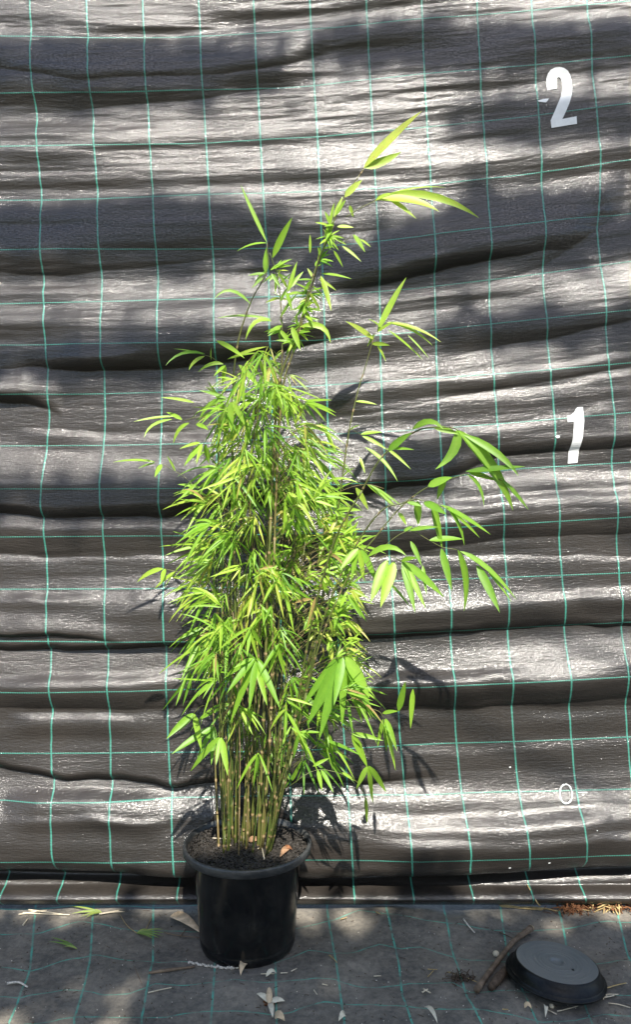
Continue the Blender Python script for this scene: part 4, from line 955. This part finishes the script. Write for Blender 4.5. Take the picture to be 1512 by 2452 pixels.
litter_leaf('dry_leaf', cB([(1490, 895), (1535, 950), (1580, 1010)]), .012, M_PETAL, 'narrow cream dry leaf at the bottom edge right of centre', 'leaf')
litter_leaf('petal', cB([(925, 960), (910, 980), (880, 995)]), .014, M_PETAL, 'white curled petal at the bottom edge near centre', 'petal')
litter_leaf('dry_leaf', cB([(430, 975), (460, 985), (500, 995)]), .018, M_DRYLEAF, 'brown leaf scrap at the bottom edge below the dried flower', 'leaf')
litter_leaf('petal', cB([(368, 682), (405, 672), (440, 660)]), .010, M_PETAL, 'cream husk on the mat in front of the pot right of curled leaf', 'husk')
litter_leaf('petal', cC([(720, 1115), (745, 1125), (775, 1130)]), .010, M_DRYLEAF, 'tan husk scrap left of the white petal', 'husk')
strands('straw', [cB([(330, 660), (430, 662)]), cB([(545, 640), (585, 625)]), cB([(470, 655), (520, 648)])], M_PALE, 'short broken straws beside the cream husk', 'straw', .0013)
strands('straw', [cB([(815, 530), (845, 555), (870, 580)])], M_STRAW, 'short golden straw on the mat right of the pot', 'straw', .0016)
strands('straw', [cB([(895, 275), (940, 262)])], M_STRAW, 'tiny straw piece behind right of the pot', 'straw', .0014)
strands('straw', [cB([(1145, 215), (1175, 238)])], M_STRAW, 'tiny golden straw resting on a green line near the cloth', 'straw', .0016)
strands('straw', [cB([(1470, 790), (1512, 770)]), cB([(1480, 768), (1530, 800)])], M_PALE, 'crossed pale straws on the mat below the debris clump', 'straw', .0020)
strands('straw', [cB([(1130, 675), (1180, 672)])], M_PALE, 'short pale straw on the mat left of the debris clump', 'straw', .0013)
strands('straw', [cB([(705, 775), (728, 810)]), cB([(765, 728), (802, 738)])], M_PALE, 'pair of tiny pale straws right of the dried flower', 'straw', .0012)
strands('straw', [cC([(0, 882), (45, 838)]), cC([(0, 832), (70, 832)])], M_STRAW, 'two crossed golden straws left of the debris clump', 'straw', .0013)
strands('straw', [cC([(555, 1125), (600, 1127)])], M_STRAW, 'tiny flat straw below the lower end of the long stick', 'straw', .0014)
# specks of grit scattered over the mat: nobody could count them
mb = MB()
for k in range(200):
    px, py = rr3.uniform(-60, 1570), 2178 + 280 * rr3.random()
    lump(mb, G(px, py, .0006), rr3.uniform(.0006, .0020), rr3)
tag(mb.build('grit', M_WHITISH, None, False), 'pale specks of grit scattered over the dusty mat', None, None, 'stuff')
mb = MB()
for k in range(500):
    px, py = rr3.uniform(-60, 1570), 2178 + 280 * rr3.random()
    c = G(px, py, .0008)
    if rr3.random() < .35:
        a = rr3.uniform(0, 6.28); L = rr3.uniform(.004, .014)
        mb.tube([c, c + Vector((math.cos(a) * L, math.sin(a) * L, .0005))], .0006, 4)
    else: lump(mb, c, rr3.uniform(.0008, .0026), rr3)
tag(mb.build('soil_crumbs', M_BARKDARK, None, False), 'dark soil crumbs scattered over the dusty mat', None, None, 'stuff')
# bits on the soil in the pot
def soil_pt(px, py):
    r_ = ray(px, py); t = (SOIL_Z + .004 - CAM_Z) / r_[2]; return Vector((r_[0] * t, r_[1] * t, SOIL_Z + .005))
def cP(x, y): return (x * .2158 + 435, y * .2158 + 1904)
def soil_leaf(a, b, wid, m, label):
    p, q = soil_pt(*cP(*a)), soil_pt(*cP(*b)); mb = MB(); leaf(mb, p, (p + q) / 2 + Vector((0, 0, .012)), q, wid, .5, Vector((.2, -.5, 1)))
    o = mb.build('leaf_scrap', m); s = o.modifiers.new('thick', 'SOLIDIFY'); s.thickness = .0007; tag(o, label, 'leaf', 'leaf scraps on the potting soil')
soil_leaf((750, 520), (865, 510), .018, M_SCRAP, 'pinkish tan leaf scrap between the canes on the soil')
soil_leaf((1190, 590), (1095, 690), .016, M_SCRAP, 'brown leaf scrap on the soil near the right rim')
soil_leaf((1130, 600), (1230, 610), .012, M_BROWN, 'dark brown leaf scrap on the soil behind the tan one')
for lnp, lab in [([(845, 600), (895, 580), (918, 715)], 'bent white stalk on the soil at the front of the canes'), ([(490, 515), (545, 565)], 'short pale stalk on the soil left of the canes'), ([(340, 480), (500, 490)], 'thin pale stalk lying flat on the soil at left')]:
    mb = MB(); mb.tube([soil_pt(*cP(*q)) for q in lnp], .0017, 5); tag(mb.build('stalk', M_PALE), lab, 'stalk')
